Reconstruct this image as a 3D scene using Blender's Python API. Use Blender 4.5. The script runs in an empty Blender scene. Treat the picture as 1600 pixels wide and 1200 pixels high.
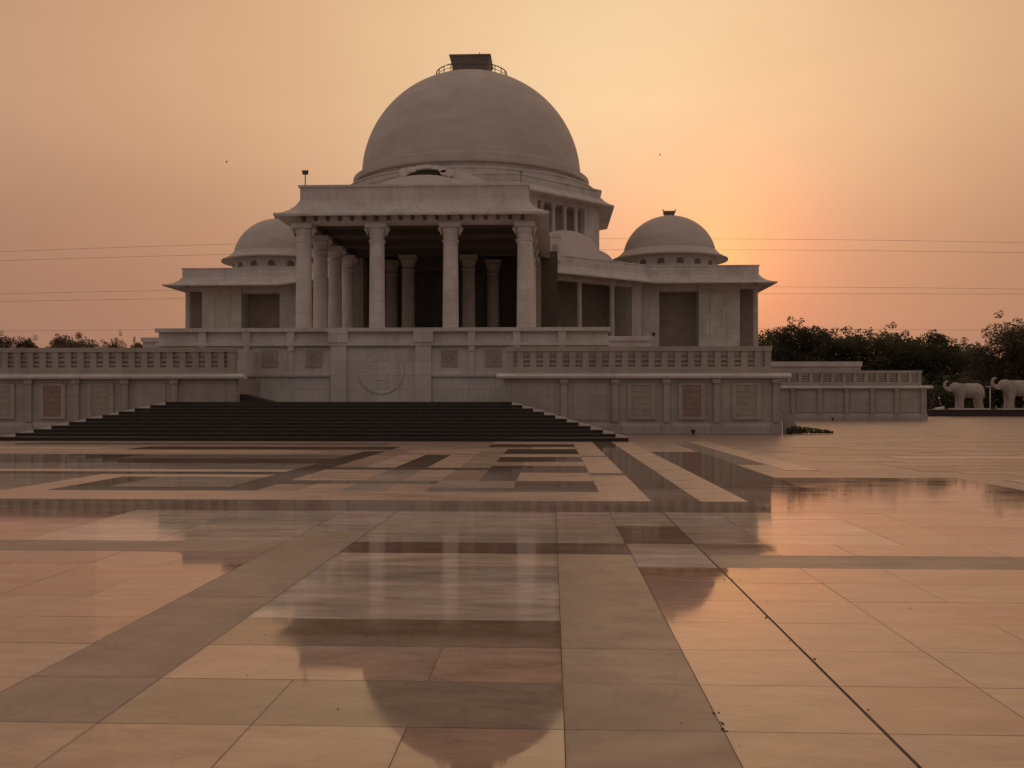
import bpy, bmesh, math, random
from mathutils import Vector, Matrix
random.seed(7)
R = math.radians
scene = bpy.context.scene
COL = scene.collection

# ------------------------------------------------------------------ camera
F, EYE = 1500.0, 1.55                      # focal length in photo pixels, eye height in metres
YAW = math.atan(62 / F)
cam = bpy.data.cameras.new('camera')
cam.sensor_width = 36; cam.lens = F / 1600 * 36
cam.shift_y = 28 / 1600
cam.clip_start = 0.1; cam.clip_end = 3000
camo = bpy.data.objects.new('camera', cam); COL.objects.link(camo)
camo.location = (0, 0, EYE); camo.rotation_euler = (R(90), 0, YAW)
scene.camera = camo

# ------------------------------------------------------------------ sky, sun, exposure
SUN_AZ, SUN_EL = R(9.6), R(8.3)           # azimuth to the right of +Y
SUN = Vector((math.sin(SUN_AZ) * math.cos(SUN_EL), math.cos(SUN_AZ) * math.cos(SUN_EL), math.sin(SUN_EL)))
w = bpy.data.worlds.new('World'); scene.world = w; w.use_nodes = True
nt = w.node_tree; nt.nodes.clear()
def N(t, **kw):
    n = nt.nodes.new(t)
    for k, v in kw.items(): setattr(n, k, v)
    return n
def ramp(node, stops):
    el = node.color_ramp.elements
    while len(el) > 1: el.remove(el[-1])
    el[0].position = stops[0][0]; el[0].color = (*stops[0][1], 1)
    for p, c in stops[1:]:
        e = el.new(p); e.color = (*c, 1)
tc = N('ShaderNodeTexCoord')
def angle_to(v):
    d = N('ShaderNodeVectorMath', operation='DOT_PRODUCT'); d.inputs[1].default_value = v
    nt.links.new(tc.outputs['Generated'], d.inputs[0])
    a = N('ShaderNodeMath', operation='ARCCOSINE'); nt.links.new(d.outputs['Value'], a.inputs[0])
    m = N('ShaderNodeMath', operation='MULTIPLY'); m.inputs[1].default_value = 1 / math.pi
    nt.links.new(a.outputs[0], m.inputs[0]); return m
el2 = R(20)
up = Vector((math.sin(R(3.5)) * math.cos(el2), math.cos(R(3.5)) * math.cos(el2), math.sin(el2)))
a1 = angle_to(up)
r1 = N('ShaderNodeValToRGB'); r1.color_ramp.interpolation = 'B_SPLINE'
ramp(r1, [(0, (.91, .65, .375)), (.04, (.88, .60, .335)), (.11, (.68, .39, .22)), (.18, (.545, .31, .185)),
          (.30, (.41, .275, .20)), (.5, (.33, .262, .222)), (.75, (.305, .25, .222)), (1, (.295, .245, .222))])
nt.links.new(a1.outputs[0], r1.inputs[0])
sep = N('ShaderNodeSeparateXYZ'); nt.links.new(tc.outputs['Generated'], sep.inputs[0])
r2 = N('ShaderNodeValToRGB'); r2.color_ramp.interpolation = 'EASE'
ramp(r2, [(0, (.70, .60, .66)), (.09, (.76, .67, .70)), (.30, (1, 1, 1)), (1, (.9, .9, .92))])
nt.links.new(sep.outputs['Z'], r2.inputs[0])
mul = N('ShaderNodeMix', data_type='RGBA', blend_type='MULTIPLY'); mul.inputs[0].default_value = 1
nt.links.new(r1.outputs[0], mul.inputs[6]); nt.links.new(r2.outputs[0], mul.inputs[7])
a3 = angle_to(SUN)
r3 = N('ShaderNodeValToRGB'); r3.color_ramp.interpolation = 'B_SPLINE'
ramp(r3, [(0, (.50, .22, .01)), (.012, (.40, .10, .0)), (.026, (.27, .02, .0)), (.045, (.06, .0, .0)), (.09, (0, 0, 0)), (1, (0, 0, 0))])
nt.links.new(a3.outputs[0], r3.inputs[0])
add = N('ShaderNodeMix', data_type='RGBA', blend_type='ADD'); add.inputs[0].default_value = 1
nt.links.new(mul.outputs[2], add.inputs[6]); nt.links.new(r3.outputs[0], add.inputs[7])
# faint uneven haze
mp = N('ShaderNodeMapping'); mp.inputs['Scale'].default_value = (1.5, 1.5, 5)
nt.links.new(tc.outputs['Generated'], mp.inputs[0])
nz = N('ShaderNodeTexNoise'); nz.inputs['Scale'].default_value = 1.6; nz.inputs['Detail'].default_value = 3
nt.links.new(mp.outputs[0], nz.inputs[0])
mr = N('ShaderNodeMapRange'); mr.inputs['From Min'].default_value = .3; mr.inputs['From Max'].default_value = .7
mr.inputs['To Min'].default_value = .95; mr.inputs['To Max'].default_value = 1.05
nt.links.new(nz.outputs[0], mr.inputs[0])
hz = N('ShaderNodeVectorMath', operation='SCALE'); nt.links.new(add.outputs[2], hz.inputs[0]); nt.links.new(mr.outputs[0], hz.inputs['Scale'])
bg1 = N('ShaderNodeBackground'); bg1.inputs[1].default_value = .98; nt.links.new(hz.outputs[0], bg1.inputs[0])
sky = N('ShaderNodeTexSky', sky_type='NISHITA'); sky.sun_disc = False
sky.sun_elevation = SUN_EL; sky.sun_rotation = SUN_AZ; sky.dust_density = 6; sky.air_density = 1.5
bg2 = N('ShaderNodeBackground'); bg2.inputs[1].default_value = .0012; nt.links.new(sky.outputs[0], bg2.inputs[0])
ad = N('ShaderNodeAddShader'); nt.links.new(bg1.outputs[0], ad.inputs[0]); nt.links.new(bg2.outputs[0], ad.inputs[1])
wo = N('ShaderNodeOutputWorld'); nt.links.new(ad.outputs[0], wo.inputs[0])

sl = bpy.data.lights.new('sun', 'SUN'); sl.energy = .06; sl.angle = R(70); sl.color = (1, .62, .32)
so = bpy.data.objects.new('sun', sl); COL.objects.link(so)
so.rotation_euler = SUN.to_track_quat('Z', 'Y').to_euler(); so.location = (30, 60, 60)
vs = scene.view_settings
vs.view_transform = 'Standard'; vs.look = 'None'; vs.exposure = 0; vs.gamma = 1; vs.use_curve_mapping = False
scene.cycles.max_bounces = 6; scene.cycles.diffuse_bounces = 4; scene.cycles.glossy_bounces = 3
scene.cycles.use_denoising = True

# ------------------------------------------------------------------ measuring helpers (photo pixel -> metres, used while laying out)
def tx(px, Y):
    return Y * math.tan(math.atan((px - 800) / F) - YAW)
def tz(px, py, Y):
    X = tx(px, Y); d = -X * math.sin(YAW) + Y * math.cos(YAW)
    return EYE - (py - 628) * d / F

# ------------------------------------------------------------------ materials
def material(name, base, rough=.6, var=.15, scale=1.2, stain=None, stain_amt=0, stretch=(1, 1, 1), bump=0, bscale=20,
             rvar=0, ior=1.5, rand=0, spec=.5, metallic=0, scuff=0, tile=False, joints=None):
    m = bpy.data.materials.new(name); m.use_nodes = True
    t = m.node_tree; b = t.nodes['Principled BSDF']; L = t.links.new
    g = t.nodes.new('ShaderNodeNewGeometry')
    mpn = t.nodes.new('ShaderNodeMapping'); mpn.inputs['Scale'].default_value = stretch
    pos = g.outputs['Position']
    if tile:                                # every slab is cut from another piece of stone
        oi0 = t.nodes.new('ShaderNodeObjectInfo'); wn = t.nodes.new('ShaderNodeTexWhiteNoise'); wn.noise_dimensions = '1D'
        L(oi0.outputs['Random'], wn.inputs['W'])
        sc0 = t.nodes.new('ShaderNodeVectorMath'); sc0.operation = 'SCALE'; sc0.inputs['Scale'].default_value = 40; L(wn.outputs['Color'], sc0.inputs[0])
        ad0 = t.nodes.new('ShaderNodeVectorMath'); ad0.operation = 'ADD'; L(pos, ad0.inputs[0]); L(sc0.outputs[0], ad0.inputs[1]); pos = ad0.outputs[0]
    L(pos, mpn.inputs[0])
    n1 = t.nodes.new('ShaderNodeTexNoise'); n1.inputs['Scale'].default_value = scale; n1.inputs['Detail'].default_value = 6
    n1.inputs['Roughness'].default_value = .62
    L(mpn.outputs[0], n1.inputs[0])
    mra = t.nodes.new('ShaderNodeMapRange'); mra.inputs['From Min'].default_value = .25; mra.inputs['From Max'].default_value = .75
    mra.inputs['To Min'].default_value = 1 - var; mra.inputs['To Max'].default_value = 1 + var
    L(n1.outputs[0], mra.inputs[0])
    val = mra.outputs[0]
    if rand:
        oi = t.nodes.new('ShaderNodeObjectInfo')
        mrb = t.nodes.new('ShaderNodeMapRange'); mrb.inputs['To Min'].default_value = 1 - rand; mrb.inputs['To Max'].default_value = 1 + rand
        L(oi.outputs['Random'], mrb.inputs[0])
        mm = t.nodes.new('ShaderNodeMath'); mm.operation = 'MULTIPLY'; L(val, mm.inputs[0]); L(mrb.outputs[0], mm.inputs[1]); val = mm.outputs[0]
    sc_ = t.nodes.new('ShaderNodeVectorMath'); sc_.operation = 'SCALE'; sc_.inputs[0].default_value = base
    L(val, sc_.inputs['Scale']); colr = sc_.outputs[0]
    if stain:
        n2 = t.nodes.new('ShaderNodeTexNoise'); n2.inputs['Scale'].default_value = .55; n2.inputs['Detail'].default_value = 8
        n2.inputs['Roughness'].default_value = .7
        mp2 = t.nodes.new('ShaderNodeMapping'); mp2.inputs['Scale'].default_value = (stretch[0] * 1.3, stretch[1] * 1.3, stretch[2] * .35)
        L(g.outputs['Position'], mp2.inputs[0]); L(mp2.outputs[0], n2.inputs[0])
        mr2 = t.nodes.new('ShaderNodeMapRange'); mr2.inputs['From Min'].default_value = .5; mr2.inputs['From Max'].default_value = .75
        mr2.inputs['To Max'].default_value = stain_amt
        L(n2.outputs[0], mr2.inputs[0])
        mx = t.nodes.new('ShaderNodeMix'); mx.data_type = 'RGBA'; L(mr2.outputs[0], mx.inputs[0]); L(colr, mx.inputs[6])
        mx.inputs[7].default_value = (*stain, 1); colr = mx.outputs[2]
    if tile:
        sx = t.nodes.new('ShaderNodeSeparateColor'); L(wn.outputs['Color'], sx.inputs[0])
        mxh = t.nodes.new('ShaderNodeMix'); mxh.data_type = 'RGBA'; mxh.blend_type = 'MULTIPLY'; L(sx.outputs[1], mxh.inputs[0]); L(colr, mxh.inputs[6])
        mxh.inputs[7].default_value = (1.05, .95, .88, 1); colr = mxh.outputs[2]
        nv_ = t.nodes.new('ShaderNodeTexNoise'); nv_.inputs['Scale'].default_value = 1.7; nv_.inputs['Detail'].default_value = 7; nv_.inputs['Distortion'].default_value = .8; L(mpn.outputs[0], nv_.inputs[0])
        sb = t.nodes.new('ShaderNodeMath'); sb.operation = 'SUBTRACT'; sb.inputs[1].default_value = .5; L(nv_.outputs[0], sb.inputs[0])
        av = t.nodes.new('ShaderNodeMath'); av.operation = 'ABSOLUTE'; L(sb.outputs[0], av.inputs[0])
        rv_ = t.nodes.new('ShaderNodeMapRange'); rv_.inputs['From Min'].default_value = .0; rv_.inputs['From Max'].default_value = .022; rv_.inputs['To Min'].default_value = .32; rv_.inputs['To Max'].default_value = 0; L(av.outputs[0], rv_.inputs[0])
        mxv = t.nodes.new('ShaderNodeMix'); mxv.data_type = 'RGBA'; L(rv_.outputs[0], mxv.inputs[0]); L(colr, mxv.inputs[6]); mxv.inputs[7].default_value = (base[0] * .5, base[1] * .48, base[2] * .46, 1); colr = mxv.outputs[2]
        tco = t.nodes.new('ShaderNodeTexCoord'); ab = t.nodes.new('ShaderNodeVectorMath'); ab.operation = 'ABSOLUTE'; L(tco.outputs['Object'], ab.inputs[0])
        sp = t.nodes.new('ShaderNodeSeparateXYZ'); L(ab.outputs[0], sp.inputs[0])
        mxm = t.nodes.new('ShaderNodeMath'); mxm.operation = 'MAXIMUM'; L(sp.outputs[0], mxm.inputs[0]); L(sp.outputs[1], mxm.inputs[1])
        nj = t.nodes.new('ShaderNodeTexNoise'); nj.inputs['Scale'].default_value = 9; nj.inputs['Detail'].default_value = 5; L(pos, nj.inputs[0])
        mj = t.nodes.new('ShaderNodeMath'); mj.operation = 'MULTIPLY_ADD'; mj.inputs[1].default_value = .05; L(nj.outputs[0], mj.inputs[0]); L(mxm.outputs[0], mj.inputs[2])
        rj = t.nodes.new('ShaderNodeMapRange'); rj.inputs['From Min'].default_value = .383; rj.inputs['From Max'].default_value = .405; rj.inputs['To Max'].default_value = .4; L(mj.outputs[0], rj.inputs[0])
        lt = t.nodes.new('ShaderNodeMath'); lt.operation = 'LESS_THAN'; lt.inputs[1].default_value = .3765; L(mxm.outputs[0], lt.inputs[0])
        mm2 = t.nodes.new('ShaderNodeMath'); mm2.operation = 'MULTIPLY'; L(rj.outputs[0], mm2.inputs[0]); L(lt.outputs[0], mm2.inputs[1])
        mxj = t.nodes.new('ShaderNodeMix'); mxj.data_type = 'RGBA'; L(mm2.outputs[0], mxj.inputs[0]); L(colr, mxj.inputs[6]); mxj.inputs[7].default_value = (.10, .075, .06, 1); colr = mxj.outputs[2]
    if joints:
        sj = t.nodes.new('ShaderNodeSeparateXYZ'); L(g.outputs['Position'], sj.inputs[0])
        aj = t.nodes.new('ShaderNodeMath'); aj.operation = 'MULTIPLY_ADD'; aj.inputs[1].default_value = .6; L(sj.outputs[1], aj.inputs[0]); L(sj.outputs[0], aj.inputs[2])
        cj = t.nodes.new('ShaderNodeCombineXYZ'); L(aj.outputs[0], cj.inputs[0]); L(sj.outputs[2], cj.inputs[1])
        bt = t.nodes.new('ShaderNodeTexBrick'); L(cj.outputs[0], bt.inputs[0]); bt.inputs['Scale'].default_value = 1
        bt.inputs['Brick Width'].default_value = joints[0]; bt.inputs['Row Height'].default_value = joints[1]; bt.inputs['Mortar Size'].default_value = .022; bt.inputs['Mortar Smooth'].default_value = .6
        bt.inputs['Color1'].default_value = (1, 1, 1, 1); bt.inputs['Color2'].default_value = (.86, .85, .84, 1); bt.inputs['Mortar'].default_value = (.68, .66, .64, 1)
        mxb = t.nodes.new('ShaderNodeMix'); mxb.data_type = 'RGBA'; mxb.blend_type = 'MULTIPLY'; mxb.inputs[0].default_value = joints[2]; L(colr, mxb.inputs[6]); L(bt.outputs[0], mxb.inputs[7]); colr = mxb.outputs[2]
    if scuff:
        mp5 = t.nodes.new('ShaderNodeMapping'); mp5.inputs['Scale'].default_value = (2.2, 6, 1); mp5.inputs['Rotation'].default_value = (0, 0, .35)
        L(g.outputs['Position'], mp5.inputs[0])
        n5 = t.nodes.new('ShaderNodeTexNoise'); n5.inputs['Scale'].default_value = 2.4; n5.inputs['Detail'].default_value = 9; n5.inputs['Roughness'].default_value = .75
        L(mp5.outputs[0], n5.inputs[0])
        mr5 = t.nodes.new('ShaderNodeMapRange'); mr5.inputs['From Min'].default_value = .58; mr5.inputs['From Max'].default_value = .74; mr5.inputs['To Max'].default_value = scuff
        L(n5.outputs[0], mr5.inputs[0])
        mx5 = t.nodes.new('ShaderNodeMix'); mx5.data_type = 'RGBA'; L(mr5.outputs[0], mx5.inputs[0]); L(colr, mx5.inputs[6])
        mx5.inputs[7].default_value = (base[0] * .35, base[1] * .35, base[2] * .35, 1); colr = mx5.outputs[2]
    L(colr, b.inputs['Base Color'])
    b.inputs['Roughness'].default_value = rough; b.inputs['IOR'].default_value = ior
    b.inputs['Specular IOR Level'].default_value = spec; b.inputs['Metallic'].default_value = metallic
    if rvar:
        n3 = t.nodes.new('ShaderNodeTexNoise'); n3.inputs['Scale'].default_value = .9; n3.inputs['Detail'].default_value = 7
        n3.inputs['Roughness'].default_value = .65
        mp3 = t.nodes.new('ShaderNodeMapping'); mp3.inputs['Scale'].default_value = (.8, 2.2, 1)
        L(g.outputs['Position'], mp3.inputs[0]); L(mp3.outputs[0], n3.inputs[0])
        mr3 = t.nodes.new('ShaderNodeMapRange'); mr3.inputs['From Min'].default_value = .35; mr3.inputs['From Max'].default_value = .75
        mr3.inputs['To Min'].default_value = max(.02, rough - rvar); mr3.inputs['To Max'].default_value = rough + rvar
        L(n3.outputs[0], mr3.inputs[0]); L(mr3.outputs[0], b.inputs['Roughness'])
    if bump:
        n4 = t.nodes.new('ShaderNodeTexNoise'); n4.inputs['Scale'].default_value = bscale; n4.inputs['Detail'].default_value = 4
        L(g.outputs['Position'], n4.inputs[0])
        bp = t.nodes.new('ShaderNodeBump'); bp.inputs['Strength'].default_value = bump; bp.inputs['Distance'].default_value = .02
        L(n4.outputs[0], bp.inputs['Height']); L(bp.outputs[0], b.inputs['Normal'])
    return m
MARBLE = material('white_marble', (.665, .625, .59), .6, .12, .5, (.34, .295, .255), .6, bump=.15, bscale=6, joints=(1.15, .74, .8))
TERR = material('terrace_stone', (.45, .405, .365), .65, .14, .6, (.26, .22, .19), .65, bump=.2, bscale=6, joints=(1.0, .62, .7))
LOGG = material('loggia_shade_stone', (.22, .175, .14), .75, .2, 1.2)  # colour darkened to stand for shade at the back of the loggia
LOGR = material('recess_shade_stone', (.32, .275, .235), .75, .2, 1.2, joints=(1.2, .8, .7))  # darker than the outer walls, shade of the recesses put into the colour
PORCH = material('porch_shade_stone', (.105, .08, .062), .75, .15, 1.5)  # near-black tone carries the shade inside the porch and under its ceiling
DOMEM = material('dome_marble', (.57, .525, .495), .65, .10, .45, (.38, .33, .30), .42, stretch=(.6, .6, 2.2), joints=(2.2, .8, .35))
SAND = material('carved_sandstone', (.40, .35, .305), .75, .16, 3, (.33, .28, .23), .5, bump=.5, bscale=14)
REDST = material('red_sandstone', (.33, .225, .195), .75, .2, 3, bump=.5, bscale=10)
GRAN = material('dark_granite', (.040, .030, .024), .55, .3, 2.5, bump=.1)
STATUE = material('statue_marble', (.43, .385, .35), .6, .18, 1.5, (.36, .32, .28), .5)
NOSE = material('worn_nosing', (.10, .085, .072), .5, .45, 3)
PALE = material('pale_plaster', (.72, .66, .62), .6, .06, 1)
DARKM = material('dark_metal', (.03, .028, .027), .5, .2, 4)
GLASS = material('lamp_glass', (.12, .11, .10), .15, .1, 4)
BOX = material('weathered_dark_stone', (.20, .165, .15), .7, .15, 2)
CABLE = material('cable_sheath', (.20, .16, .14), .7, .1, 2)
DIRT = material('dry_earth', (.13, .10, .07), .9, .3, .15)
# paving stones
P_PINK = material('paving_pink', (.43, .292, .215), .05, .34, 2.2, (.28, .19, .15), .45, stretch=(1, 2.4, 1), rvar=.035, rand=.13, spec=.58, scuff=.5, tile=True)
P_BEIGE = material('paving_beige', (.42, .322, .25), .05, .32, 2.2, (.31, .22, .175), .4, stretch=(1, 2.4, 1), rvar=.035, rand=.12, spec=.58, scuff=.5, tile=True)
P_RED = material('paving_red', (.26, .215, .165), .065, .32, 2.4, (.2, .15, .12), .4, stretch=(1, 2, 1), rvar=.03, rand=.12, spec=.42, scuff=.4, tile=True)
P_GREY = material('paving_grey', (.30, .262, .236), .40, .24, 2.2, (.22, .18, .16), .45, rvar=.1, ior=1.45, rand=.09, scuff=.4, tile=True)
P_MID = material('paving_mid', (.61, .565, .505), .085, .4, 1.8, (.33, .28, .24), .5, stretch=(.7, 2.2, 1), rvar=.03, rand=.13, spec=.40, scuff=.4, tile=True)
P_DARK = material('paving_dark', (.30, .24, .195), .07, .26, 2.0, (.14, .11, .10), .45, stretch=(.7, 2, 1), rvar=.04, spec=.42, rand=.12, scuff=.35, tile=True)
P_LIGHT = material('paving_light', (.50, .375, .31), .35, .10, 1.5, (.38, .28, .23), .35, rvar=.12, ior=1.5, rand=.05)
P_FARB = material('paving_far_beige', (.40, .31, .245), .085, .25, 1.0, (.28, .21, .17), .5, stretch=(.5, 1.5, 1), rvar=.05, spec=.44, scuff=.4)
P_FAR = material('paving_far', (.33, .255, .215), .36, .3, .5, (.19, .145, .125), .7, stretch=(.25, 1, 1), rvar=.12, spec=.35)
GROUT = material('paving_grout', (.10, .075, .065), .8, .3, 6)
BARK = material('bark', (.075, .055, .04), .9, .3, 3)
def leafmat(name, base):
    m = material(name, base, .6, .45, .35, rand=.25); t = m.node_tree; b = t.nodes['Principled BSDF']
    tr = t.nodes.new('ShaderNodeBsdfTranslucent'); mx = t.nodes.new('ShaderNodeMixShader'); mx.inputs[0].default_value = .4
    t.links.new(b.inputs['Base Color'].links[0].from_socket, tr.inputs[0]); t.links.new(b.outputs[0], mx.inputs[1]); t.links.new(tr.outputs[0], mx.inputs[2])
    t.links.new(mx.outputs[0], t.nodes['Material Output'].inputs[0]); return m
LEAF = [leafmat('foliage_dark', (.12, .12, .07)), leafmat('foliage_olive', (.12, .118, .05)), leafmat('foliage_brown', (.12, .10, .06))]

# ------------------------------------------------------------------ mesh helpers
WL = {}                                    # world location of objects that can be parents
def link(name, data, loc=(0, 0, 0), parent=None, rotz=0, scale=None):
    o = bpy.data.objects.new(name, data); COL.objects.link(o)
    loc = Vector(loc); WL[o.name] = loc
    if parent is not None:
        o.parent = parent; o.location = loc - WL[parent.name]
    else: o.location = loc
    o.rotation_euler = (0, 0, rotz)
    if scale: o.scale = scale
    return o
def thing(name, label, cat, loc, group=None, kind=None):
    o = link(name, None, loc); tag(o, label, cat, group, kind); return o
def tag(o, label, cat=None, group=None, kind=None):
    if label: o['label'] = label
    if cat: o['category'] = cat
    if group: o['group'] = group
    if kind: o['kind'] = kind
    return o
class MB:
    def __init__(s): s.v = []; s.f = []; s.sm = []
    def add(s, vs, fs, smooth=False):
        n = len(s.v); s.v += [tuple(p) for p in vs]; s.f += [tuple(i + n for i in f) for f in fs]; s.sm += [smooth] * len(fs); return s
    def box(s, x0, x1, y0, y1, z0, z1):
        x0, x1 = min(x0, x1), max(x0, x1)
        return s.add([(x0, y0, z0), (x1, y0, z0), (x1, y1, z0), (x0, y1, z0), (x0, y0, z1), (x1, y0, z1), (x1, y1, z1), (x0, y1, z1)],
                     [(3, 2, 1, 0), (4, 5, 6, 7), (0, 1, 5, 4), (1, 2, 6, 5), (2, 3, 7, 6), (3, 0, 4, 7)])
    def obox(s, c, t, n, s0, s1, d0, d1, z0, z1):
        """box along unit t (s0..s1) and outward n (d0..d1) from point c in plan"""
        q = [(s0, d0), (s1, d0), (s1, d1), (s0, d1)]
        p = [(c[0] + t[0] * a + n[0] * b, c[1] + t[1] * a + n[1] * b) for a, b in q]
        return s.prism(p, z0, z1)
    def prism(s, poly, z0, z1):
        ar = sum(poly[i][0] * poly[(i + 1) % len(poly)][1] - poly[(i + 1) % len(poly)][0] * poly[i][1] for i in range(len(poly)))
        if ar < 0: poly = poly[::-1]
        k = len(poly); vs = [(x, y, z0) for x, y in poly] + [(x, y, z1) for x, y in poly]
        return s.add(vs, [tuple(range(k))[::-1], tuple(range(k, 2 * k))] + [(i, (i + 1) % k, k + (i + 1) % k, k + i) for i in range(k)])
    def extr(s, outline, o, ax, up, dirv):
        """outline (a,b) on axes ax/up at origin o, extruded along dirv"""
        o, ax, up, dirv = Vector(o), Vector(ax), Vector(up), Vector(dirv); k = len(outline)
        p = [o + ax * a + up * b for a, b in outline]; vs = p + [q + dirv for q in p]
        fs = [tuple(range(k)), tuple(range(k, 2 * k))[::-1]] + [((i + 1) % k, i, k + i, k + (i + 1) % k) for i in range(k)]
        return s.add(vs, fs)
    def lathe(s, prof, seg=32, c=(0, 0), smooth=True, a0=0, sharp=False):
        k = len(prof); vs = []
        for i in range(seg):
            a = a0 + 2 * math.pi * i / seg
            vs += [(c[0] + r * math.cos(a), c[1] + r * math.sin(a), z) for r, z in prof]
        fs = [(i * k + j, ((i + 1) % seg) * k + j, ((i + 1) % seg) * k + j + 1, i * k + j + 1) for i in range(seg) for j in range(k - 1)]
        return s.add(vs, fs, smooth)
    def sweep(s, poly, prof, closed_prof=True):
        """profile (offset outward, z) swept round a counter-clockwise plan polygon with mitred corners"""
        k = len(poly); m = len(prof); vs = []
        for i in range(k):
            p0, p, p1 = Vector(poly[i - 1]), Vector(poly[i]), Vector(poly[(i + 1) % k])
            a = (p - p0).normalized(); b = (p1 - p).normalized()
            n1 = Vector((a.y, -a.x)); n2 = Vector((b.y, -b.x)); d = n1 + n2; d = d / d.length_squared * 2
            vs += [(p.x + d.x * o_, p.y + d.y * o_, z) for o_, z in prof]
        mm = m if closed_prof else m - 1
        fs = [(i * m + j, ((i + 1) % k) * m + j, ((i + 1) % k) * m + (j + 1) % m, i * m + (j + 1) % m) for i in range(k) for j in range(mm)]
        return s.add(vs, fs)
    def tube(s, pts, rads, seg=6, smooth=True):
        pts = [Vector(p) for p in pts]; vs = []; n = len(pts)
        for i, p in enumerate(pts):
            d = (pts[min(i + 1, n - 1)] - pts[max(i - 1, 0)]).normalized()
            u = d.orthogonal().normalized() if abs(d.z) < .9 else Vector((1, 0, 0)); u = (u - d * u.dot(d)).normalized(); v = d.cross(u)
            r = rads[i] if isinstance(rads, (list, tuple)) else rads
            vs += [p + (u * math.cos(2 * math.pi * j / seg) + v * math.sin(2 * math.pi * j / seg)) * r for j in range(seg)]
        fs = [(i * seg + j, i * seg + (j + 1) % seg, (i + 1) * seg + (j + 1) % seg, (i + 1) * seg + j) for i in range(n - 1) for j in range(seg)]
        fs += [tuple(range(seg))[::-1], tuple(range((n - 1) * seg, n * seg))]
        return s.add(vs, fs, smooth)
    def mesh(s, name, mat, off=(0, 0, 0)):
        me = bpy.data.meshes.new(name)
        me.from_pydata([(x - off[0], y - off[1], z - off[2]) for x, y, z in s.v], [], s.f)
        me.polygons.foreach_set('use_smooth', s.sm)
        bm = bmesh.new(); bm.from_mesh(me); bmesh.ops.recalc_face_normals(bm, faces=bm.faces); bm.to_mesh(me); bm.free()
        me.materials.append(mat); me.update(); return me
    def build(s, name, mat, parent=None, loc=None):
        """verts are world coordinates"""
        if loc is None: loc = WL[parent.name] if parent is not None else (0, 0, 0)
        return link(name, s.mesh(name, mat, loc), loc, parent)
def inst(o, loc, parent, rotz=0, scale=None):
    return link(o.name.split('.')[0], o.data, loc, parent, rotz, scale)

# ------------------------------------------------------------------ the ground
g = MB(); g.add([(-900, -60, -.4), (900, -60, -.4), (900, 1400, -.4), (-900, 1400, -.4)], [(0, 1, 2, 3)])
tag(g.build('ground', DIRT), 'dry earth ground reaching to the horizon', kind='structure')
g = MB(); g.box(-95, 95, -25, 106, -.38, -.008)
plaza = tag(g.build('plaza', P_FAR), 'wide polished stone plaza in front of the memorial', kind='structure')
g = MB(); g.add([(-9.5, 2.6, -.0045), (9.5, 2.6, -.0045), (9.5, 14.4, -.0045), (-9.5, 14.4, -.0045)], [(0, 1, 2, 3)])
g.build('paving_joint', GROUT, plaza)

S = .75; X0, Y0 = .06, 4.55
def tile_class(i, j):
    if i == 0 and j <= 6: return P_GREY
    if j >= 12: return P_DARK if i < 8 else P_BEIGE
    if -3 <= i <= 0 and j == 7: return P_DARK
    if i == -4 and 0 <= j <= 8: return P_GREY
    if i < -4 and j == 7: return P_GREY
    if i >= 2 and j == 6: return P_GREY
    if -3 <= i <= -1:
        if j < 0: return P_BEIGE
        return {0: P_RED, 1: P_BEIGE, 2: P_RED}.get(j, P_MID)
    if i == 1: return P_PINK if j < 6 else P_RED if j in (8, 9) else P_MID
    if j >= 8 and -9 < i < 5: return P_MID
    if i > 1: return P_BEIGE if (j // 2 + i // 3) % 2 else P_PINK
    return P_PINK if (i + 2 * j) % 3 else P_BEIGE
def slab_group(i, j):
    """cells of the .75 m grid that are one slab"""
    if i == 0: return ('stripe',) if 2 <= j <= 6 else ('s', j)
    if i == -4: return ('band', j // 4) if 1 <= j <= 8 else ('b', j)
    if j == 6 and i >= 2: return ('rb', (i - 2) // 4)
    if j == 7 and i < -4: return ('lb', i // 4)
    if -3 <= i <= -1 and j < 12:
        if j < 0: return ('c', i, j)
        if j == 0: return ('c', i > -3, j)
        if j == 1: return ('c', i == -1, j)
        return ('c', 0, j)
    if j >= 12: return ('d', i // 4, j)
    if j >= 8 and -9 < i < 5 and i != 1: return ('m', i // 3, j)
    if i >= 2: return ('r', (i - 2 + (j % 7 == 3)) // 2, j)
    if i <= -5: return ('l', i // 2, j)
    return (i, j)
tile_mesh = {}; groups = {}
random.seed(3)
for j in range(-2, 13):
    ya, yb = Y0 + S * j, Y0 + S * (j + 1)
    lo, hi = tx(-40, yb) - .2, tx(1640, yb) + .2
    for i in range(math.floor((lo - X0) / S), math.ceil((hi - X0) / S)):
        groups.setdefault(slab_group(i, j) + (tile_class(i, j).name,), []).append((i, j, tile_class(i, j)))
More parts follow.
